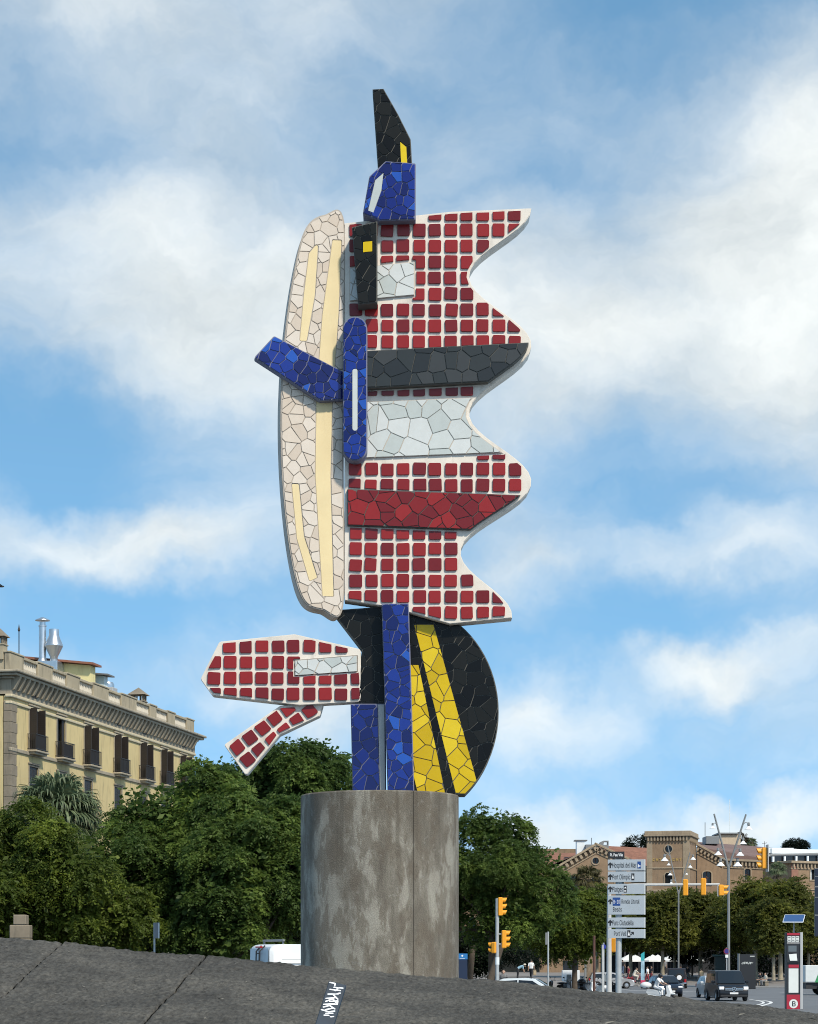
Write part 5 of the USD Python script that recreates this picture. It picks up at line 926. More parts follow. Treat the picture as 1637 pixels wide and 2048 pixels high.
ng = thing('news_stand', 'dark green street stand left of the round red sign', 'kiosk', (PX(1440, 236), 236, .9)); MB().cbox(-.5, .5, -.5, .5, 0, 2.1, .03).build('box', M('stand_green', (.012, .03, .028), .5), ng); MB().cbox(-.7, .7, -.7, .6, 2.102, 2.3, .04).build('roof', M('stand_roof', (.03, .07, .065), .5), ng)
dp_ = thing('display_board', 'tall board of dark glass squares at the right edge', 'board', (PX(1637, 80), 80, 0)); s8 = 80 / F
for y0, y1 in ((1738, 1751), (1754, 1771), (1775, 1793), (1796, 1828), (1832, 1872)): MB().cbox(-(1637 - 1631) * s8, 1.1, -.03, .0, PZ(y1, 80), PZ(y0, 80), .005).build('dark_panel', M('display_dark', (.008, .008, .02), .2) if not stage.GetPrimAtPath('/World/Looks/display_dark') else UsdShade.Material.Get(stage, '/World/Looks/display_dark'), dp_)
MB().cbox(-(1637 - 1630.5) * s8, 1.12, .002, .06, PZ(1873, 80), PZ(1737, 80), .01).build('backing', m_mgrey, dp_); MB().tube([(.5, .03, 0), (.5, .03, PZ(1873, 80))], .06, 8).build('post', m_galv, dp_)
# forked lamp posts
m_lamp = M('lamp_metal', (.42, .44, .45), .35, metal=.6); m_lampw = M('lamp_white', (.8, .82, .82), .4)
def lamp_unit(parent, o, sgn, s=1.0, tilt=0.0):
    T = frame(o, (sgn * math.cos(tilt), 0, -math.sin(tilt) * 1), (0, 1, 0), (sgn * math.sin(tilt), 0, math.cos(tilt)))
    MB().tube([(0, 0, 0), (.25 * s, 0, .18 * s), (.5 * s, 0, .12 * s)], .035 * s, 6).lathe([(.10 * s, -.22 * s), (.13 * s, -.05 * s), (.10 * s, .12 * s), (0, .16 * s)], 12, (.55 * s, 0, 0)).build('lamp_holder', m_mgrey, parent) if False else None
    p = MB().mesh(trimesh.Trimesh(*_tube([(0, 0, 0), (.25 * s, 0, .22 * s), (.52 * s, 0, .16 * s)], .04 * s), process=False), T).lathe([(.10 * s, -.12 * s), (.14 * s, 0), (.11 * s, .2 * s), (0, .24 * s)], 12, T=T @ trimesh.transformations.translation_matrix([.55 * s, 0, 0])).build('lamp_holder', m_mgrey, parent)
    MB().lathe([(.10 * s, -.12 * s), (.20 * s, -.26 * s), (.40 * s, -.46 * s), (.36 * s, -.47 * s), (0, -.42 * s)], 14, T=T @ trimesh.transformations.translation_matrix([.55 * s, 0, 0])).build('lamp_shade', m_lampw, p)
def _tube(pts, r, n=6):
    b = MB().tube(pts, r, n); return np.vstack(b.v), np.vstack(b.f)
def fork(label, d, px, split, pL, pR, lamps, w=.12, base=0.6):
    s = d / F; t = thing('forked_lamp_post', label, 'lamp post', (PX(px, d), d, base), 0, 'forked lamp posts'); 
    def L(p): return ((p[0] - px) * s, 0, PZ(p[1], d) - base)
    MB().tube([(0, 0, 0), (0, 0, PZ(split, d) - base)], [w * 1.1, w], 10).build('mast', m_mgrey, t, smooth=30)
    for p in (pL, pR): MB().tube([L((px, split)), L(p)], [w * .8, w * .6], 8).build('arm', m_mgrey, t, smooth=30)
    for lx, ly, sg_ in lamps:
        e = pL if lx < px else pR; f_ = (split - ly) / (split - e[1]); ax = px + (e[0] - px) * f_; lamp_unit(t, ((ax - px) * s, -.05, PZ(ly, d) - base), 1 if lx > ax else -1, abs(lx - ax) * s / .55)
fork('large forked lamp post standing against the sky', 190, 1458, 1737, (1429, 1628), (1493, 1629), [(1426, 1650, -1), (1498, 1650, 1), (1437, 1701, -1), (1481, 1702, 1), (1442, 1722, -1), (1476, 1722, 1), (1487, 1680, 1)])
fork('second forked lamp post in front of the brick tower', 230, 1358, 1790, (1336, 1690), (1381, 1705), [(1330, 1713, -1), (1387, 1713, 1), (1338, 1726, -1), (1381, 1730, 1), (1341, 1745, -1), (1374, 1746, 1), (1343, 1763, -1)], w=.08)
# stone gate pier at the left, bollard-like white boxes
gp_ = thing('gate_pier', 'weathered stone gate pier in the shade at the left', 'pier', (PX(42, 99.6), 99.6, 0)); s9 = 92 / F; zz = 0
for k, (w, h) in enumerate(((1.15, 1.0), (1.05, .9), (.98, .8), (1.02, .16), (.92, .6), (.88, .6), (.56, .45))):
    MB().cbox(-w / 2 * 1.0, w / 2, -.4, .4, zz, zz + h - .015, .03).build('stone', m_quoin, gp_); zz += h
wb = thing('white_box', 'white box below a dark panel among the parked motorcycles', 'container', (PX(1142, 195), 195, 0)); MB().cbox(-.75, .75, -.5, .5, 0, PZ(1941, 195), .03).build('body', M('box_white', (.6, .62, .62), .5, var=.08), wb); MB().cbox(-.65, .65, -.3, .3, PZ(1941, 195) + .002, PZ(1922, 195), .03).build('dark_top', m_pblk, wb)
db = thing('dark_billboard', 'dark glass billboard half hidden behind the light green street tree', 'billboard', (PX(1172, 192), 192, 0)); MB().cbox(-.95, .95, -.1, .1, PZ(1912, 192), PZ(1876, 192), .02).build('panel', m_scr if False else glass_material('billboard_glass', (.02, .025, .028), .1), db); MB().box(-.08, .08, .11, .25, 0, PZ(1880, 192)).build('post', m_mgrey, db)
bird = thing('bird', 'tiny dark bird flying at the left edge', 'bird', (PX(3, 160), 160, PZ(1173, 160)), 0)
MB().mesh(trimesh.creation.icosphere(2, 1.0), np.diag([.20, .07, .07, 1])).add([(-.05, .0, .03), (.1, .0, .03), (-.05, .42, .14), (-.16, .40, .13)], [[0, 1, 2], [0, 2, 3]]).add([(-.05, .0, .03), (.1, .0, .03), (-.05, -.42, .14), (-.16, -.40, .13)], [[1, 0, 2], [2, 0, 3]]).add([(-.15, .05, 0), (-.15, -.05, 0), (-.34, 0, .01)], [[0, 1, 2]]).build('body', M('bird_dark', (.02, .02, .022), .8), bird)
# ---------------------------------------------------------------- vehicles (local x forward, z up)
m_rub = M('tyre_rubber', (.012, .012, .012), .85); m_rim = M('wheel_rim', (.35, .36, .37), .35, metal=.7); m_carg = glass_material('car_glass', (.012, .016, .02), .04); m_blackp = M('black_plastic', (.015, .015, .016), .6); m_chrome = M('chrome', (.7, .72, .74), .15, metal=1.0); m_hl = M('headlamp', (.75, .78, .8), .1); m_tl = M('tail_lamp', (.35, .01, .012), .2); m_plate = M('number_plate', (.62, .63, .62), .5)
def paint(name, col): return M(name, col, .32, coat=.15, spec=.25, var=.03)
def ext(poly, hw, tum, zb, zt, nose=0.0, L=4.0, edge=.05):
    """Side outline drawn across the width with rounded shoulders, leaning in above zb and narrowing towards the ends."""
    p = Polygon(poly).buffer(-.03).buffer(.03, 3); o = np.array(p.exterior.coords)[:-1]
    if not p.exterior.is_ccw: o = o[::-1]
    d_ = [LineString(np.vstack([o, o[:1]])).interpolate(s) for s in np.arange(0, p.exterior.length, .12)]; o = np.array([(q.x, q.y) for q in d_]); n = len(o); c = o.mean(0)
    def lay(y, k): return [(c[0] + (x - c[0]) * k, y, c[1] + (z - c[1]) * k) for x, z in o]
    V = np.array(lay(-hw, .955) + lay(-hw + edge, 1) + lay(hw - edge, 1) + lay(hw, .955)); f = []
    for a in range(3):
        for i in range(n): j = (i + 1) % n; f.append([a * n + i, a * n + j, (a + 1) * n + j, (a + 1) * n + i])
    V2, F2 = trimesh.creation.triangulate_polygon(Polygon([(v[0], v[2]) for v in V[:n]]), engine='earcut')
    def tp(v): v = np.array(v, float); k = 1 - tum * np.clip((v[:, 2] - zb) / (zt - zb), 0, 1) - nose * np.clip(np.abs(v[:, 0]) / (L / 2), 0, 1) ** 4; v[:, 1] *= k; return v
    m = MB(); m.add(tp(V), [[q[3], q[2], q[1], q[0]] for q in f]); m.add(tp(np.c_[V2[:, 0], np.full(len(V2), -hw), V2[:, 1]]), F2); m.add(tp(np.c_[V2[:, 0], np.full(len(V2), hw), V2[:, 1]]), F2[:, ::-1]); return m, tp
def vehicle(name, label, cat, loc, yaw, mat, lower, cabin, hw, zb, zt, wheels, windows, screen, rear, L, tum=.2, nose=.1, group=None, hl=None, tl=None, grille=None, plates=(.5, .5), mirrors=None, arch_=True):
    t = thing(name, label, cat, loc, yaw, group); m, tp = ext(lower, hw, 0, 0, 1, nose, L, .07); m.build('body', mat, t, smooth=35)
    c, tpc = ext(cabin, hw - .04, tum, zb, zt, nose * .7, L, .06); c.build('cabin', mat, t, smooth=35)
    for w in windows:
        for sg in (-1, 1):
            V2, F2 = trimesh.creation.triangulate_polygon(Polygon(w).buffer(-.02).buffer(.02, 2), engine='earcut'); v = tpc(np.c_[V2[:, 0], np.full(len(V2), sg * (hw - .028)), V2[:, 1]]); MB().add(v, F2 if sg < 0 else F2[:, ::-1]).build('side_window', m_carg, t)
    for nm, q in (('windscreen', screen), ('rear_window', rear)):
        if q:
            x0, z0, x1, z1, k = q; sgn = 1 if nm == 'windscreen' else -1; n_ = norm([sgn * abs(z1 - z0), 0, abs(x1 - x0)]) * .035
            b = tpc([(x0, -(hw - .10), z0), (x0, hw - .10, z0), (x1, hw - .12, z1), (x1, -(hw - .12), z1)]); b = b * [1, k, 1] + n_; cen = (b[0] + b[1]) / 2
            mid = (b[[1, 2]] + 0) ; cx_ = np.array([(b[0] + b[1]) / 2 + [sgn * .05, 0, 0], (b[2] + b[3]) / 2 + [sgn * .05, 0, 0]])
            MB().add([b[0], cx_[0], cx_[1], b[3], b[1], b[2]], [[0, 1, 2, 3], [1, 4, 5, 2]]).build(nm, m_carg, t, smooth=True)
    for x, r in wheels:
        for sg in (-1, 1):
            T = frame((x, sg * (hw - .11), r), (1, 0, 0), (0, 0, 1), (0, sg * 1.0, 0)); w = MB().lathe([(r * .62, -.11), (r * .93, -.11), (r, -.07), (r, .07), (r * .93, .115), (r * .62, .115)], 20, T=T).build('wheel', m_rub, t, smooth=30); MB().lathe([(0, .09), (r * .2, .10), (r * .6, .085), (r * .63, .11)], 16, T=T).build('rim', m_rim, w)
            if arch_: MB().lathe([(r * 1.0, -.02), (r * 1.14, -.02), (r * 1.14, .012), (r * 1.0, .012)], 20, a0=0, a1=PI, T=frame((x, sg * (hw - .012), r), (1, 0, 0), (0, 0, 1), (0, sg * 1.0, 0))).build('wheel_arch', m_blackp, t)
    for nm, bx, mt in (('headlight', hl, m_hl), ('tail_light', tl, m_tl)):
        if bx:
            x0, x1, y0, y1, z0, z1 = bx
            for sg in (-1, 1): MB().cbox(x0, x1, min(sg * y0, sg * y1), max(sg * y0, sg * y1), z0, z1, .02).build(nm, mt, t)
    if mirrors:
        x, z = mirrors
        for sg in (-1, 1): MB().cbox(x - .07, x + .09, min(sg * (hw - .02), sg * (hw + .2)), max(sg * (hw - .02), sg * (hw + .2)), z, z + .17, .04).build('wing_mirror', mat, t)
    return t
# black people carrier
d = 138.0; zmpv = 0.0
mp = vehicle('people_carrier', 'black people carrier driving towards the viewer with chrome grille and star emblem', 'van', (PX(1464, d), d + 2.4, 0), -87, paint('paint_black', (.008, .01, .014)),
    [(-2.5, .35), (-2.55, .75), (-2.48, 1.08), (1.35, 1.05), (2.15, .98), (2.48, .80), (2.55, .45), (2.45, .24), (-2.4, .24)], [(-2.48, 1.0), (-2.40, 1.6), (-2.2, 1.86), (.35, 1.90), (.75, 1.84), (1.75, 1.06), (1.6, .95)], .965, 1.0, 1.9, [(-1.55, .34), (1.62, .34)],
    [[(-2.3, 1.12), (-2.2, 1.68), (-.55, 1.70), (-.55, 1.12)], [(-.48, 1.12), (-.48, 1.70), (.5, 1.68), (1.1, 1.12)]], (1.72, 1.08, .78, 1.82, .97), None, 5.1, .16, .08, hl=(2.25, 2.50, .60, .90, .72, .90), mirrors=(1.25, 1.1))
m = MB().cbox(2.44, 2.54, -.58, .58, .62, .86, .02).build('grille', m_blackp, mp)
for z in (.68, .78): MB().cbox(2.53, 2.56, -.55, -.12, z, z + .035, .008).cbox(2.53, 2.56, .12, .55, z, z + .035, .008).build('chrome_bar', m_chrome, m)
em = MB(); Te = frame((2.555, 0, .745), (0, 1, 0), (0, 0, 1), (1, 0, 0)); em.prism(Point(0, 0).buffer(.135, 12).difference(Point(0, 0).buffer(.112, 12)), .02, Te)
for k in range(3): a_ = PI / 2 + k * 2 * PI / 3; em.prism([(.02 * math.cos(a_ - 1.57), .02 * math.sin(a_ - 1.57)), (.118 * math.cos(a_), .118 * math.sin(a_)), (.02 * math.cos(a_ + 1.57), .02 * math.sin(a_ + 1.57))], .02, Te)
em.build('emblem', m_chrome, m); MB().cbox(2.52, 2.565, -.26, .26, .44, .55, .006).build('number_plate', m_plate, mp); MB().cbox(2.40, 2.53, -.85, .85, .27, .42, .03).build('lower_intake', m_blackp, mp)
MB().add([(2.0, -.86, 1.0), (2.0, .86, 1.0), (1.55, .86, 1.09), (1.55, -.86, 1.09)], [[0, 1, 2, 3]]).build('wiper_cowl', m_blackp, mp)
def hatch(name, label, loc, yaw, mat, group=None, **kw):
    return vehicle(name, label, 'car', loc, yaw, mat, [(-2.1, .35), (-2.12, .7), (-2.02, .95), (.9, .95), (1.75, .84), (2.06, .66), (2.1, .4), (2.0, .22), (-2.0, .22)], [(-2.02, .88), (-1.8, 1.3), (-1.4, 1.46), (-.1, 1.49), (.35, 1.42), (1.15, .93), (1.0, .85)], .89, .92, 1.48, [(-1.32, .31), (1.34, .31)],
        [[(-1.75, 1.0), (-1.5, 1.32), (-.62, 1.38), (-.62, 1.0)], [(-.55, 1.0), (-.55, 1.38), (.2, 1.34), (.75, 1.0)]], (1.12, .96, .36, 1.40, .97), (-1.99, .98, -1.68, 1.38, .95), 4.2, .26, .12, group, hl=(1.80, 2.04, .5, .80, .62, .76), tl=(-2.10, -1.95, .58, .84, .72, .94), mirrors=(.72, .95), **kw)
h1 = hatch('car', 'dark blue hatchback driving towards the viewer behind the scooter rider', (PX(1337, 155), 157, 0), -84, paint('paint_navy', (.012, .018, .03))); MB().cbox(2.06, 2.12, -.4, .4, .48, .62, .02).build('grille', m_blackp, h1); MB().cbox(2.08, 2.125, -.26, .26, .34, .45, .006).build('number_plate', m_plate, h1)
hatch('car', 'silver car mostly hidden behind the left side of the people carrier', (PX(1441, 149), 152, 0), -86, paint('paint_silver', (.42, .44, .45)))
hs_ = hatch('car', 'pale silver estate car with roof rails just beyond the mound, only its roof showing', (PX(1062, 122), 122, 0.06), -12, paint('paint_pale', (.55, .6, .62)))
for sg in (-1, 1): MB().tube([(-1.6, sg * .52, 1.43), (-1.3, sg * .52, 1.53), (-.2, sg * .52, 1.55), (.15, sg * .52, 1.47)], .018, 6).build('roof_rail', m_blackp, hs_)
MB().cbox(-1.93, -1.80, -.2, .2, 1.34, 1.39, .01).build('brake_light', m_tl, hs_)
hatch('car', 'grey parked car behind the parked motorcycles', (PX(1222, 205), 205, 0), 3, paint('paint_grey', (.3, .31, .32)))
sv = vehicle('off_roader', 'dark boxy off-roader seen from behind with a white spare wheel cover', 'car', (PX(1360, 205), 207, 0), 82, paint('paint_maroon', (.02, .016, .018)), [(-1.95, .45), (-2.0, .8), (-1.95, 1.08), (.75, 1.08), (1.8, 1.05), (1.95, .8), (1.95, .45), (-1.9, .42)], [(-1.95, 1.0), (-1.88, 1.78), (-1.7, 1.86), (.3, 1.86), (.75, 1.08), (.7, 1.0)], .9, 1.05, 1.86, [(-1.2, .38), (1.25, .38)],
    [[(-1.75, 1.15), (-1.7, 1.7), (-.9, 1.7), (-.9, 1.15)], [(-.8, 1.15), (-.8, 1.7), (.2, 1.7), (.5, 1.15)]], (.78, 1.1, .38, 1.8, .95), (-1.97, 1.15, -1.9, 1.72, .9), 4.0, .08, .03, tl=(-2.04, -1.93, .7, .88, .55, .85))
Tsw = frame((-2.0, -.25, 1.0), (0, 1, 0), (0, 0, 1), (-1, 0, 0)); w = MB().lathe([(.1, 0), (.37, 0), (.38, .05), (.38, .17), (.33, .2), (.2, .2)], 20, T=Tsw).build('spare_wheel', m_rub, sv, smooth=30); MB().lathe([(0, .215), (.2, .21), (.22, .2)], 16, T=Tsw).build('wheel_cover', m_swhite, w); MB().cbox(-2.06, -1.95, -.9, .9, .42, .56, .02).build('bumper', m_chrome, sv); MB().cbox(-2.065, -2.06, .3, .75, .62, .74, .002).build('number_plate', m_plate, sv)
# white van behind the mound at the left, back end towards the viewer
d = 62.0; vn = vehicle('delivery_van', 'white delivery van with a ladder on its back door, left of the drum', 'van', (PX(693, d), d + 1.2, .34), 23, paint('paint_white', (.66, .68, .68)), [(-2.6, .35), (-2.65, .8), (-2.62, 1.2), (1.5, 1.2), (2.5, 1.0), (2.7, .7), (2.65, .3), (-2.5, .3)], [(-2.62, 1.1), (-2.60, 2.42), (-2.52, 2.53), (-2.3, 2.56), (1.0, 2.55), (1.3, 2.4), (1.9, 1.2), (1.8, 1.1)], .99, 1.2, 2.55, [(-1.7, .35), (1.6, .35)],
    [[(.55, 1.3), (.55, 1.95), (1.2, 1.95), (1.6, 1.3)]], (1.88, 1.25, 1.36, 2.3, .95), None, 5.3, .10, .04, tl=(-2.70, -2.6, .80, .95, .9, 1.5), mirrors=(1.5, 1.3))
for y0, y1 in ((-.78, -.03), (.03, .78)):
    V = [(-2.645, y0, 1.45), (-2.645, y1, 1.45), (-2.625, y1 * .95, 2.44), (-2.625, y0 * .95, 2.44)]; MB().add(V, [[3, 2, 1, 0]]).build('rear_window', m_carg if False else M('van_door_grey', (.40, .43, .45), .35) if not stage.GetPrimAtPath('/World/Looks/van_door_grey') else UsdShade.Material.Get(stage, '/World/Looks/van_door_grey'), vn)
ld = MB()
for y in (-.28, .02): ld.tube([(-2.74, y, 1.0), (-2.70, y, 2.36), (-2.55, y, 2.52)], .02, 6)
for z in np.arange(1.1, 2.35, .2): ld.tube([(-2.735 + (z - 1) * .03, -.28, z), (-2.735 + (z - 1) * .03, .02, z)], .015, 6)
ld.build('ladder', m_blackp, vn); MB().cbox(-2.67, -2.58, -.2, .2, 2.455, 2.50, .01).build('brake_light', m_tl, vn); MB().tube([(-2.2, -.85, 2.66), (-2.2, .85, 2.66)], .03, 8).tube([(.2, -.85, 2.66), (.2, .85, 2.66)], .03, 8).box(-2.22, -2.18, -.8, -.76, 2.5, 2.65).box(-2.22, -2.18, .76, .8, 2.5, 2.65).box(.18, .22, -.8, -.76, 2.5, 2.65).box(.18, .22, .76, .8, 2.5, 2.65).build('roof_bar', m_mgrey, vn)
for z in (2.02, 2.12): MB().box(-2.3, .4, -1.0, -.975, z, z + .012).build('side_moulding', m_mgrey, vn)
# white and green refuse truck at the right edge
rt = thing('refuse_truck', 'white and green municipal truck at the right edge behind the bus stop column', 'truck', (PX(1690, 165), 165, 0), 180); rs2 = 165 / F
MB().cbox(-2.9, 3.1, -1.2, 1.2, PZ(1965, 165), PZ(1931, 165), .05).build('container', M('truck_white', (.55, .58, .57), .5, var=.06), rt); MB().prism([(1.6, PZ(1965, 165)), (2.2, PZ(1965, 165)), (1.7, PZ(1931, 165)), (1.3, PZ(1931, 165))], .01, FRONT(1.215)@np.diag([1,1,1,1.0])).build('green_stripe', M('truck_green', (.03, .22, .08), .5), rt); MB().prism([(1.6, PZ(1965, 165)), (2.4, PZ(1965, 165)), (1.9, PZ(1931, 165)), (1.3, PZ(1931, 165))], .01, frame((0, 1.202, 0), (1, 0, 0), (0, 0, 1), (0, 1, 0)) @ np.diag([1, 1, 1.0, 1])).build('green_stripe', M('truck_green2', (.03, .22, .08), .5), rt)
MB().box(-2.8, 3.0, -1.0, 1.0, .45, PZ(1966, 165)).build('chassis', m_blackp, rt); MB().cbox(-4.6, -2.95, -1.15, 1.15, .5, 2.7, .12).build('cab', M('cab_white', (.6, .62, .62), .4), rt)
for x in (-3.7, 1.7):
    for sg in (-1, 1): MB().lathe([(.2, -.14), (.46, -.14), (.48, -.1), (.48, .1), (.46, .14), (.2, .14), (0, .1)], 18, T=frame((x, sg * 1.0, .48), (1, 0, 0), (0, 0, 1), (0, sg * 1.0, 0))).build('wheel', m_rub, rt)
# motor scooters
def ell(c, r, n=2): s = trimesh.creation.icosphere(n, 1.0); s.vertices = s.vertices * r + c; return s
def scooter(label, loc, yaw, mat, shield=True, topcase=None, group='motorcycles parked beyond the mound', name='motor_scooter', screenm=None):
    t = thing(name, label, 'motor scooter', loc, yaw, group)
    for x in (-.62, .66): w = MB().lathe([(.12, -.06), (.22, -.065), (.26, -.03), (.26, .03), (.22, .065), (.12, .06)], 16, T=frame((x, 0, .26), (1, 0, 0), (0, 0, 1), (0, 1, 0))).build('wheel', m_rub, t, smooth=30); MB().lathe([(0, .03), (.13, .03), (.13, -.03), (0, -.03)], 12, T=frame((x, 0, .26), (1, 0, 0), (0, 0, 1), (0, 1, 0))).build('rim', m_rim, w)
    b, _ = ext([(-.95, .62), (-.8, .82), (-.1, .72), (.0, .42), (.38, .36), (.5, .5), (.42, 1.0), (.55, 1.02), (.72, .62), (.62, .3), (-.4, .24), (-.75, .42)], .19, 0, 0, 1, .45, 2.0, .06); b.build('body', mat, t, smooth=40)
    MB().mesh(ell([-.42, 0, .84], [.46, .17, .08])).build('seat', m_blackp, t, smooth=True); MB().mesh(ell([.56, 0, .92], [.10, .13, .12])).build('headlight', m_hl, t, smooth=True); MB().mesh(ell([.68, 0, .52], [.26, .09, .08])).build('mudguard', mat, t, smooth=True)
    MB().tube([(.30, -.36, 1.04), (.42, -.15, 1.06), (.46, 0, 1.02), (.42, .15, 1.06), (.30, .36, 1.04)], .02, 6).build('handlebar', m_blackp, t); MB().tube([(.6, 0, .28), (.46, 0, 1.0)], .035, 6).build('fork', m_blackp, t)
    for sg in (-1, 1): MB().tube([(.38, sg * .25, 1.06), (.36, sg * .34, 1.24)], .01, 5).mesh(ell([.36, sg * .36, 1.27], [.02, .07, .05])).build('mirror', m_blackp, t)
    if shield: MB().add([(.62, -.22, .98), (.62, .22, .98), (.44, .17, 1.48), (.44, -.17, 1.48), (.66, 0, .98), (.48, 0, 1.50)], [[0, 4, 5, 3], [4, 1, 2, 5]]).build('windshield', screenm or M('scooter_screen', (.30, .34, .36), .15) if not stage.GetPrimAtPath('/World/Looks/scooter_screen') else UsdShade.Material.Get(stage, '/World/Looks/scooter_screen'), t, smooth=True)
    if topcase: MB().mesh(ell([-.95, 0, 1.0], [.36, .30, .22], 2)).build('top_case', topcase, t, smooth=True); MB().cbox(-1.2, -.75, -.22, .22, .82, .9, .02).build('case_base', m_blackp, t)
    return t
mc = [paint('scooter_black', (.012, .012, .014)), paint('scooter_white', (.6, .62, .62)), paint('scooter_grey', (.12, .13, .14)), paint('scooter_red', (.2, .015, .02))]
for k, (px, d, yaw, mi, sh, lab) in enumerate([(1115, 168, 150, 0, 0, 'black scooter parked furthest left beyond the silver roof'), (1136, 166, 75, 2, 1, 'grey scooter with a small screen in the parked row'), (1158, 164, 100, 0, 0, 'black scooter parked below the dark billboard'), (1178, 165, 60, 2, 0, 'grey scooter beside the rusty post'), (1196, 158, 125, 1, 1, 'white scooter with a tall windshield, right in the parked row'), (1213, 160, 80, 0, 1, 'black scooter with windshield next to the direction sign post'), (1228, 163, 110, 0, 0, 'black scooter right behind the direction sign post')]):
    scooter(lab, (PX(px, d), d, 0), yaw, mc[mi], sh, mc[0] if k in (2,) else None)
rsx, rsd = PX(1322, 135), 135.0
ride = scooter('white and black scooter with a big white top case, ridden across the road', (rsx, rsd, 0), -28, mc[1], False, mc[1], None)

# ---------------------------------------------------------------- people (local x is where they face)
m_skin = [M('skin_a', (.42, .26, .18), .6), M('skin_b', (.30, .17, .11), .6)]; m_hair = M('hair_dark', (.02, .014, .01), .7)
cl = {k: M('cloth_' + k, c, .85, var=.12, vscale=9) for k, c in dict(white=(.66, .66, .65), black=(.018, .018, .02), blue=(.22, .36, .44), navy=(.03, .04, .08), red=(.22, .03, .04), grey=(.16, .16, .16), tan=(.35, .28, .18), denim=(.06, .09, .15), cream=(.5, .46, .38)).items()}
def sph(p, r): return manifold3d.Manifold.sphere(r, 10).translate(tuple(map(float, p)))
def bone(a, b, ra, rb): return manifold3d.Manifold.batch_hull([sph(a, ra), sph(b, rb)])
def joints(pose):
    J = dict(head=(.02, 0, 1.585), crown=(0, 0, 1.63), chin=(.06, 0, 1.505), neck=(0, 0, 1.44), chest=(0, 0, 1.30), waist=(0, 0, 1.06), hip=(0, 0, .93))
    for s, n in ((1, 'l'), (-1, 'r')):
        J['sh' + n] = (0, s * .19, 1.38); J['el' + n] = (-.02, s * .23, 1.10); J['wr' + n] = (.06, s * .23, .86); J['hp' + n] = (0, s * .09, .92); J['kn' + n] = (.02, s * .10, .49); J['an' + n] = (-.02, s * .10, .09)
    J.update(pose); return {k: np.array(v, float) for k, v in J.items()}
def shift(keys, off, J0): return {k: tuple(np.array(J0[k]) + off) for k in keys}
def person(label, loc, yaw, pose=None, top='white', bottom='black', hair=True, skin=0, helmet=None, hat=None, short=True, group=None, shoes='black'):
    t = thing('person', label, 'person', loc, yaw, group); J = joints(pose or {}); parts = []
    hd = (J['crown'] - J['neck']); parts += [manifold3d.Manifold.batch_hull([sph(J['head'], .095), sph(J['crown'], .085), sph(J['chin'], .05)]), bone(J['neck'], J['head'], .055, .055)]
    fw_ = norm(J['chin'] - J['head'] + np.array([0, 0, .06])); parts.append(bone(J['head'] + fw_ * .08, J['head'] + fw_ * .115 + [0, 0, -.03], .012, .018))
    for s in (1, -1): parts.append(sph(J['head'] + np.array([0, s * .093, 0]), .025))
    def torso(e): return [manifold3d.Manifold.batch_hull([sph((J['shl'] * .72 + J['shr'] * .28), .085 + e), sph((J['shr'] * .72 + J['shl'] * .28), .085 + e), sph(J['chest'] + (0, .09, 0), .105 + e), sph(J['chest'] - (0, .09, 0), .105 + e), sph(J['neck'] - (0, 0, .05), .06 + e)]), manifold3d.Manifold.batch_hull([sph(J['chest'] + (0, .09, 0), .10 + e), sph(J['chest'] - (0, .09, 0), .10 + e), sph(J['waist'] + (0, .07, 0), .09 + e), sph(J['waist'] - (0, .07, 0), .09 + e)]), manifold3d.Manifold.batch_hull([sph(J['waist'] + (0, .07, 0), .09 + e), sph(J['waist'] - (0, .07, 0), .09 + e), sph(J['hpl'], .10 + e), sph(J['hpr'], .10 + e)])]
    parts += torso(0)
    for n, s in (('l', 1), ('r', -1)):
        parts += [bone(J['sh' + n], J['el' + n], .055, .042), bone(J['el' + n], J['wr' + n], .042, .028), bone(J['hp' + n], J['kn' + n], .095, .06), bone(J['kn' + n], J['an' + n], .06, .04)]
        dr = norm(J['wr' + n] - J['el' + n]); sd_ = norm(np.cross(dr, [1, .2, .1])); pm = J['wr' + n] + dr * .07; parts.append(manifold3d.Manifold.batch_hull([sph(J['wr' + n] + dr * .015, .022), sph(pm + sd_ * .028, .015), sph(pm - sd_ * .028, .015)]))
        cu = np.cross(sd_, dr)
        for k, ln in enumerate((.07, .08, .075, .06)): b0 = pm + sd_ * (.03 - .02 * k); b1 = b0 + dr * ln * .55 + cu * .008; parts += [bone(b0, b1, .0095, .009), bone(b1, b1 + dr * ln * .4 + cu * .022, .009, .008)]
        parts.append(bone(J['wr' + n] + dr * .03 + sd_ * .02, J['wr' + n] + dr * .075 + sd_ * .055 + cu * .015, .011, .009))
        parts.append(bone(J['an' + n], J['an' + n] + np.array([.12, 0, -.05]), .04, .03))
    MB().mesh(manifold3d.Manifold.batch_boolean(parts, manifold3d.OpType.Add)).build('body', m_skin[skin], t, smooth=60)
    sh = torso(.018) + [bone(J['sh' + n], J['el' + n] if not short else J['sh' + n] * .3 + J['el' + n] * .7, .072, .058) for n in 'lr'] + ([] if short else [bone(J['el' + n], J['wr' + n], .056, .042) for n in 'lr'])
    MB().mesh(manifold3d.Manifold.batch_boolean(sh, manifold3d.OpType.Add)).build('shirt', cl[top], t, smooth=60)
    tr_ = [manifold3d.Manifold.batch_hull([sph(J['hpl'], .122), sph(J['hpr'], .122), sph(J['hip'] + (0, 0, .06), .11)])] + [bone(J['hp' + n], J['kn' + n], .115, .078) for n in 'lr'] + [bone(J['kn' + n], J['an' + n] + (0, 0, .03), .078, .06) for n in 'lr']
    MB().mesh(manifold3d.Manifold.batch_boolean(tr_, manifold3d.OpType.Add)).build('trousers', cl[bottom], t, smooth=60)
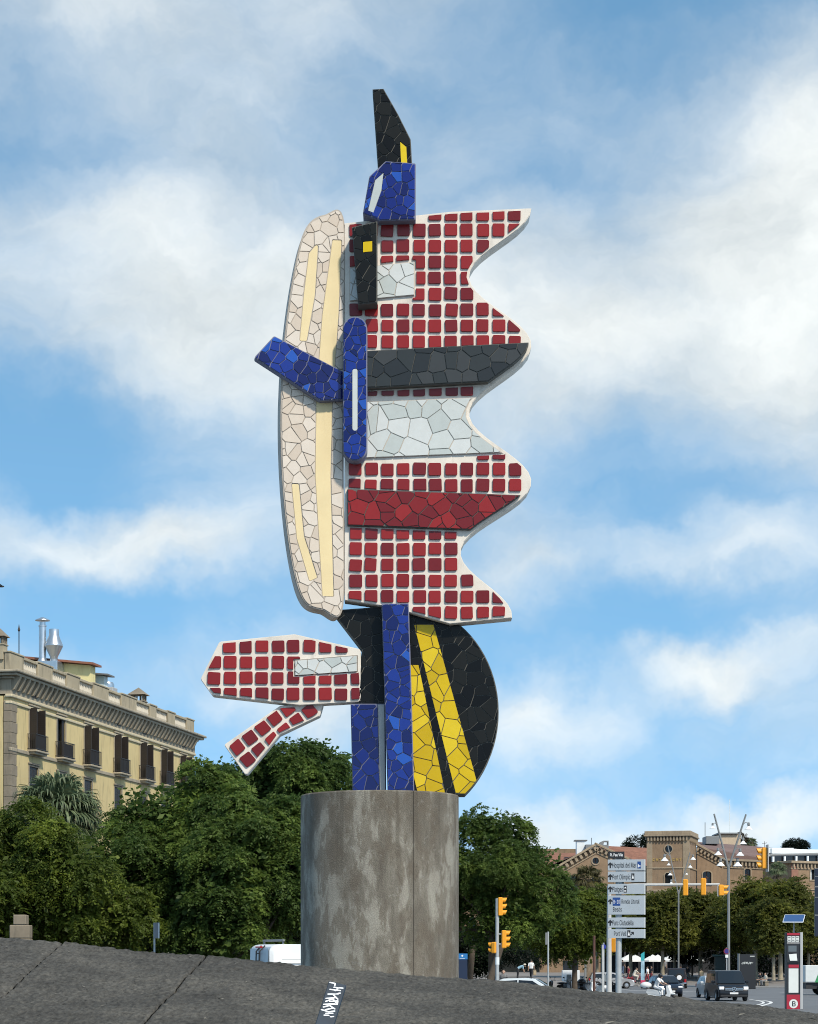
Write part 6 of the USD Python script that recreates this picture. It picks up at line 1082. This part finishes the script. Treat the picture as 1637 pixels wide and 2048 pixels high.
    for n in 'lr': MB().mesh(manifold3d.Manifold.batch_hull([sph(J['an' + n] + (-.04, 0, -.04), .042), sph(J['an' + n] + (.13, 0, -.055), .034), sph(J['an' + n], .05)])).build('shoe', cl[shoes], t, smooth=60)
    if helmet is not None: MB().mesh(manifold3d.Manifold.batch_hull([sph(J['crown'], .14), sph(J['head'] - fw_ * .02, .135)])).build('helmet', helmet, t, smooth=60)
    elif hair: MB().mesh(manifold3d.Manifold.batch_hull([sph(J['crown'] + (-.015, 0, .012), .095), sph(J['head'] - fw_ * .035, .085)])).build('hair', m_hair, t, smooth=60)
    if hat is not None: MB().lathe([(0, .13), (.09, .12), (.10, .03), (.19, .0), (.10, .012)], 14, tuple(J['crown'] + (0, 0, .01))).build('hat', hat, t)
    for s in (1, -1): MB().mesh(sph(J['head'] + fw_ * .088 + np.array([0, s * .035, .02]), .011)).build('eye', cl['black'], t)
    MB().box(-.006, .006, -.025, .025, -.005, .005, frame(J['head'] + fw_ * .092 + np.array([0, 0, -.06]), (1, 0, 0), (0, 1, 0), (0, 0, 1))).build('mouth', cl['red'], t)
    return t
def walk(a=.28): return dict(knl=(.16, .10, .50), anl=(.24, .10, .10), knr=(-.02, -.10, .50), anr=(-.28, -.10, .16), elr=(.06, -.24, 1.12), wrr=(.22, -.22, .92), ell=(-.12, .23, 1.12), wrl=(-.10, .24, .86))
def sit(): 
    up = -.46; P = joints({}); o = {k: tuple(P[k] + (0, 0, up)) for k in ('head', 'crown', 'chin', 'neck', 'chest', 'waist', 'hip', 'shl', 'shr', 'hpl', 'hpr', 'ell', 'elr')}
    o.update(knl=(.44, .11, .48), knr=(.44, -.11, .48), anl=(.42, .11, .09), anr=(.42, -.11, .09), wrl=(.25, .16, .58), wrr=(.25, -.16, .58)); return o
def bend():
    return dict(hip=(0, 0, .93), waist=(.12, 0, 1.03), chest=(.34, 0, 1.12), neck=(.48, 0, 1.18), head=(.60, 0, 1.20), crown=(.62, 0, 1.25), chin=(.66, 0, 1.13), shl=(.42, .19, 1.15), shr=(.42, -.19, 1.15), ell=(.50, .22, .87), elr=(.50, -.22, .87), wrl=(.58, .14, .68), wrr=(.58, -.14, .68))
def ride_pose():
    return dict(hip=(-.30, 0, .93), hpl=(-.30, .10, .92), hpr=(-.30, -.10, .92), waist=(-.26, 0, 1.06), chest=(-.14, 0, 1.28), neck=(-.06, 0, 1.43), head=(.0, 0, 1.56), crown=(-.01, 0, 1.61), chin=(.06, 0, 1.48), shl=(-.10, .20, 1.37), shr=(-.10, -.20, 1.37), ell=(.12, .28, 1.15), elr=(.12, -.28, 1.15), wrl=(.30, .34, 1.06), wrr=(.30, -.34, 1.06), knl=(.14, .18, .78), knr=(.14, -.18, .78), anl=(.16, .16, .42), anr=(.16, -.16, .42))
rp_ = person('scooter rider in white shirt and dark helmet leaning forward over the handlebar', (rsx, rsd, 0), -28, ride_pose(), 'white', 'white', helmet=mc[0])
def at(px, d, z=0.0): return (PX(px, d), d, z)
wm = person('person walking in white shirt and black trousers carrying a pale bag, before the street tree', at(1063, 199, .9), 70, walk(), 'white', 'black')
bg = thing('bag', 'pale bag in the hand of the walking person in white shirt', 'bag', (PX(1070, 199), 199, 1.25)); MB().cbox(-.14, .14, -.06, .06, 0, .42, .04).build('pouch', cl['tan'], bg); MB().tube([(-.08, 0, .42), (-.05, 0, .56), (.05, 0, .56), (.08, 0, .42)], .01, 5).build('handle', cl['tan'], bg)
person('person in pale blue top and light hat bending forward under the street tree', at(1036, 198, .9), 5, bend(), 'blue', 'black', hat=cl['cream'])
person('person with dark hair beyond the silver car roof, only the head showing', at(1008, 140, .22), 250, None, 'grey', 'denim')
person('left one of two people whose heads show beside the drum', at(920, 130, .2), 230, None, 'navy', 'black'); person('right one of two people whose heads show beside the drum', at(931, 131, .15), 200, None, 'black', 'denim')
# hire bikes and a cyclist
def bike(label, loc, yaw, group='red hire bikes by the terrace'):
    t = thing('bicycle', label, 'bicycle', loc, yaw, group); mr = UsdShade.Material.Get(stage, '/World/Looks/bike_red') if stage.GetPrimAtPath('/World/Looks/bike_red') else M('bike_red', (.30, .02, .03), .4)
    for x in (-.52, .54): MB().mesh(trimesh.creation.torus(.31, .022, 24, 6), frame((x, 0, .33), (1, 0, 0), (0, 0, 1), (0, 1, 0))).build('wheel', m_rub, t)
    MB().tube([(-.52, 0, .33), (-.1, 0, .32), (.38, 0, .78)], .03, 6).tube([(-.52, 0, .33), (-.22, 0, .72), (-.1, 0, .32)], .022, 6).tube([(.54, 0, .33), (.36, 0, .98)], .024, 6).build('frame', mr, t); MB().mesh(ell([-.26, 0, .92], [.13, .08, .04])).tube([(-.22, 0, .7), (-.26, 0, .9)], .018, 6).build('saddle', m_blackp, t); MB().tube([(.22, -.28, 1.04), (.36, 0, 1.02), (.22, .28, 1.04)], .015, 6).build('handlebar', m_blackp, t); MB().cbox(-.85, -.2, -.09, .09, .66, .70, .01).build('mudguard', mr, t)
bike('red bicycle ridden by the person in white', at(1273, 222, .16), 15, None)
cyc = {k: tuple(np.array(v) + (.05, 0, .02)) for k, v in ride_pose().items()}; cyc.update(knl=(.12, .12, .72), anl=(-.05, .12, .28), knr=(.16, -.12, .86), anr=(.05, -.12, .48)); person('cyclist in white on a red bicycle left of the turquoise totem', at(1273, 222, .16), 15, cyc, 'cream', 'cream')
bike('red hire bike nearest the direction sign post', at(1252, 225, .16), 40); bike('red hire bike between sign post and cyclist', at(1262, 227, .17), 60); bike('red hire bike right of the turquoise totem', at(1303, 226, .16), 80)
for px, d, z, yaw, pose, top, bot, lab in [(1258, 232, .3, 200, None, 'red', 'black', 'person in red by the hire bikes'), (1296, 230, .25, 150, walk(), 'white', 'red', 'person in white and red walking right of the turquoise totem'), (1303, 233, .3, 20, None, 'black', 'red', 'person in black top right of the turquoise totem'), (1330, 262, .95, 90, None, 'grey', 'black', 'person standing at the terrace left of the off-roader'), (1246, 262, .95, 40, walk(), 'black', 'denim', 'person in black walking behind the sign post'),
                                     (1362, 240, .7, 270, sit(), 'cream', 'grey', 'person sitting above the off-roader in pale top'), (1376, 240, .7, 250, sit(), 'black', 'grey', 'person sitting above the off-roader in black top'), (1522, 215, .16, 180, sit(), 'black', 'black', 'left of two people sitting right of the people carrier, in black'), (1532, 213, .16, 200, sit(), 'cream', 'grey', 'right of two people sitting right of the people carrier, in pale clothes'), (1404, 232, .5, 120, sit(), 'tan', 'grey', 'person sitting at the foot of a plane tree left of the people carrier')]:
    pid = person(lab, at(px, d, z), yaw, pose, top, bot)
    if 'sitting' in lab:
        bn = thing('bench', 'low grey stone seat under the ' + lab.replace('right of the people carrier, ', '').replace('left of two people sitting', 'left sitter').replace('right of two people sitting', 'right sitter').replace(' left of the people carrier', ''), 'bench', at(px, d + .0, z), yaw); MB().cbox(-.22, .22, -.32, .32, .34, .43, .02).build('seat', m_quoin, bn); MB().cbox(-.18, .18, -.28, .28, 0, .338, .02).build('plinth', m_quoin, bn)
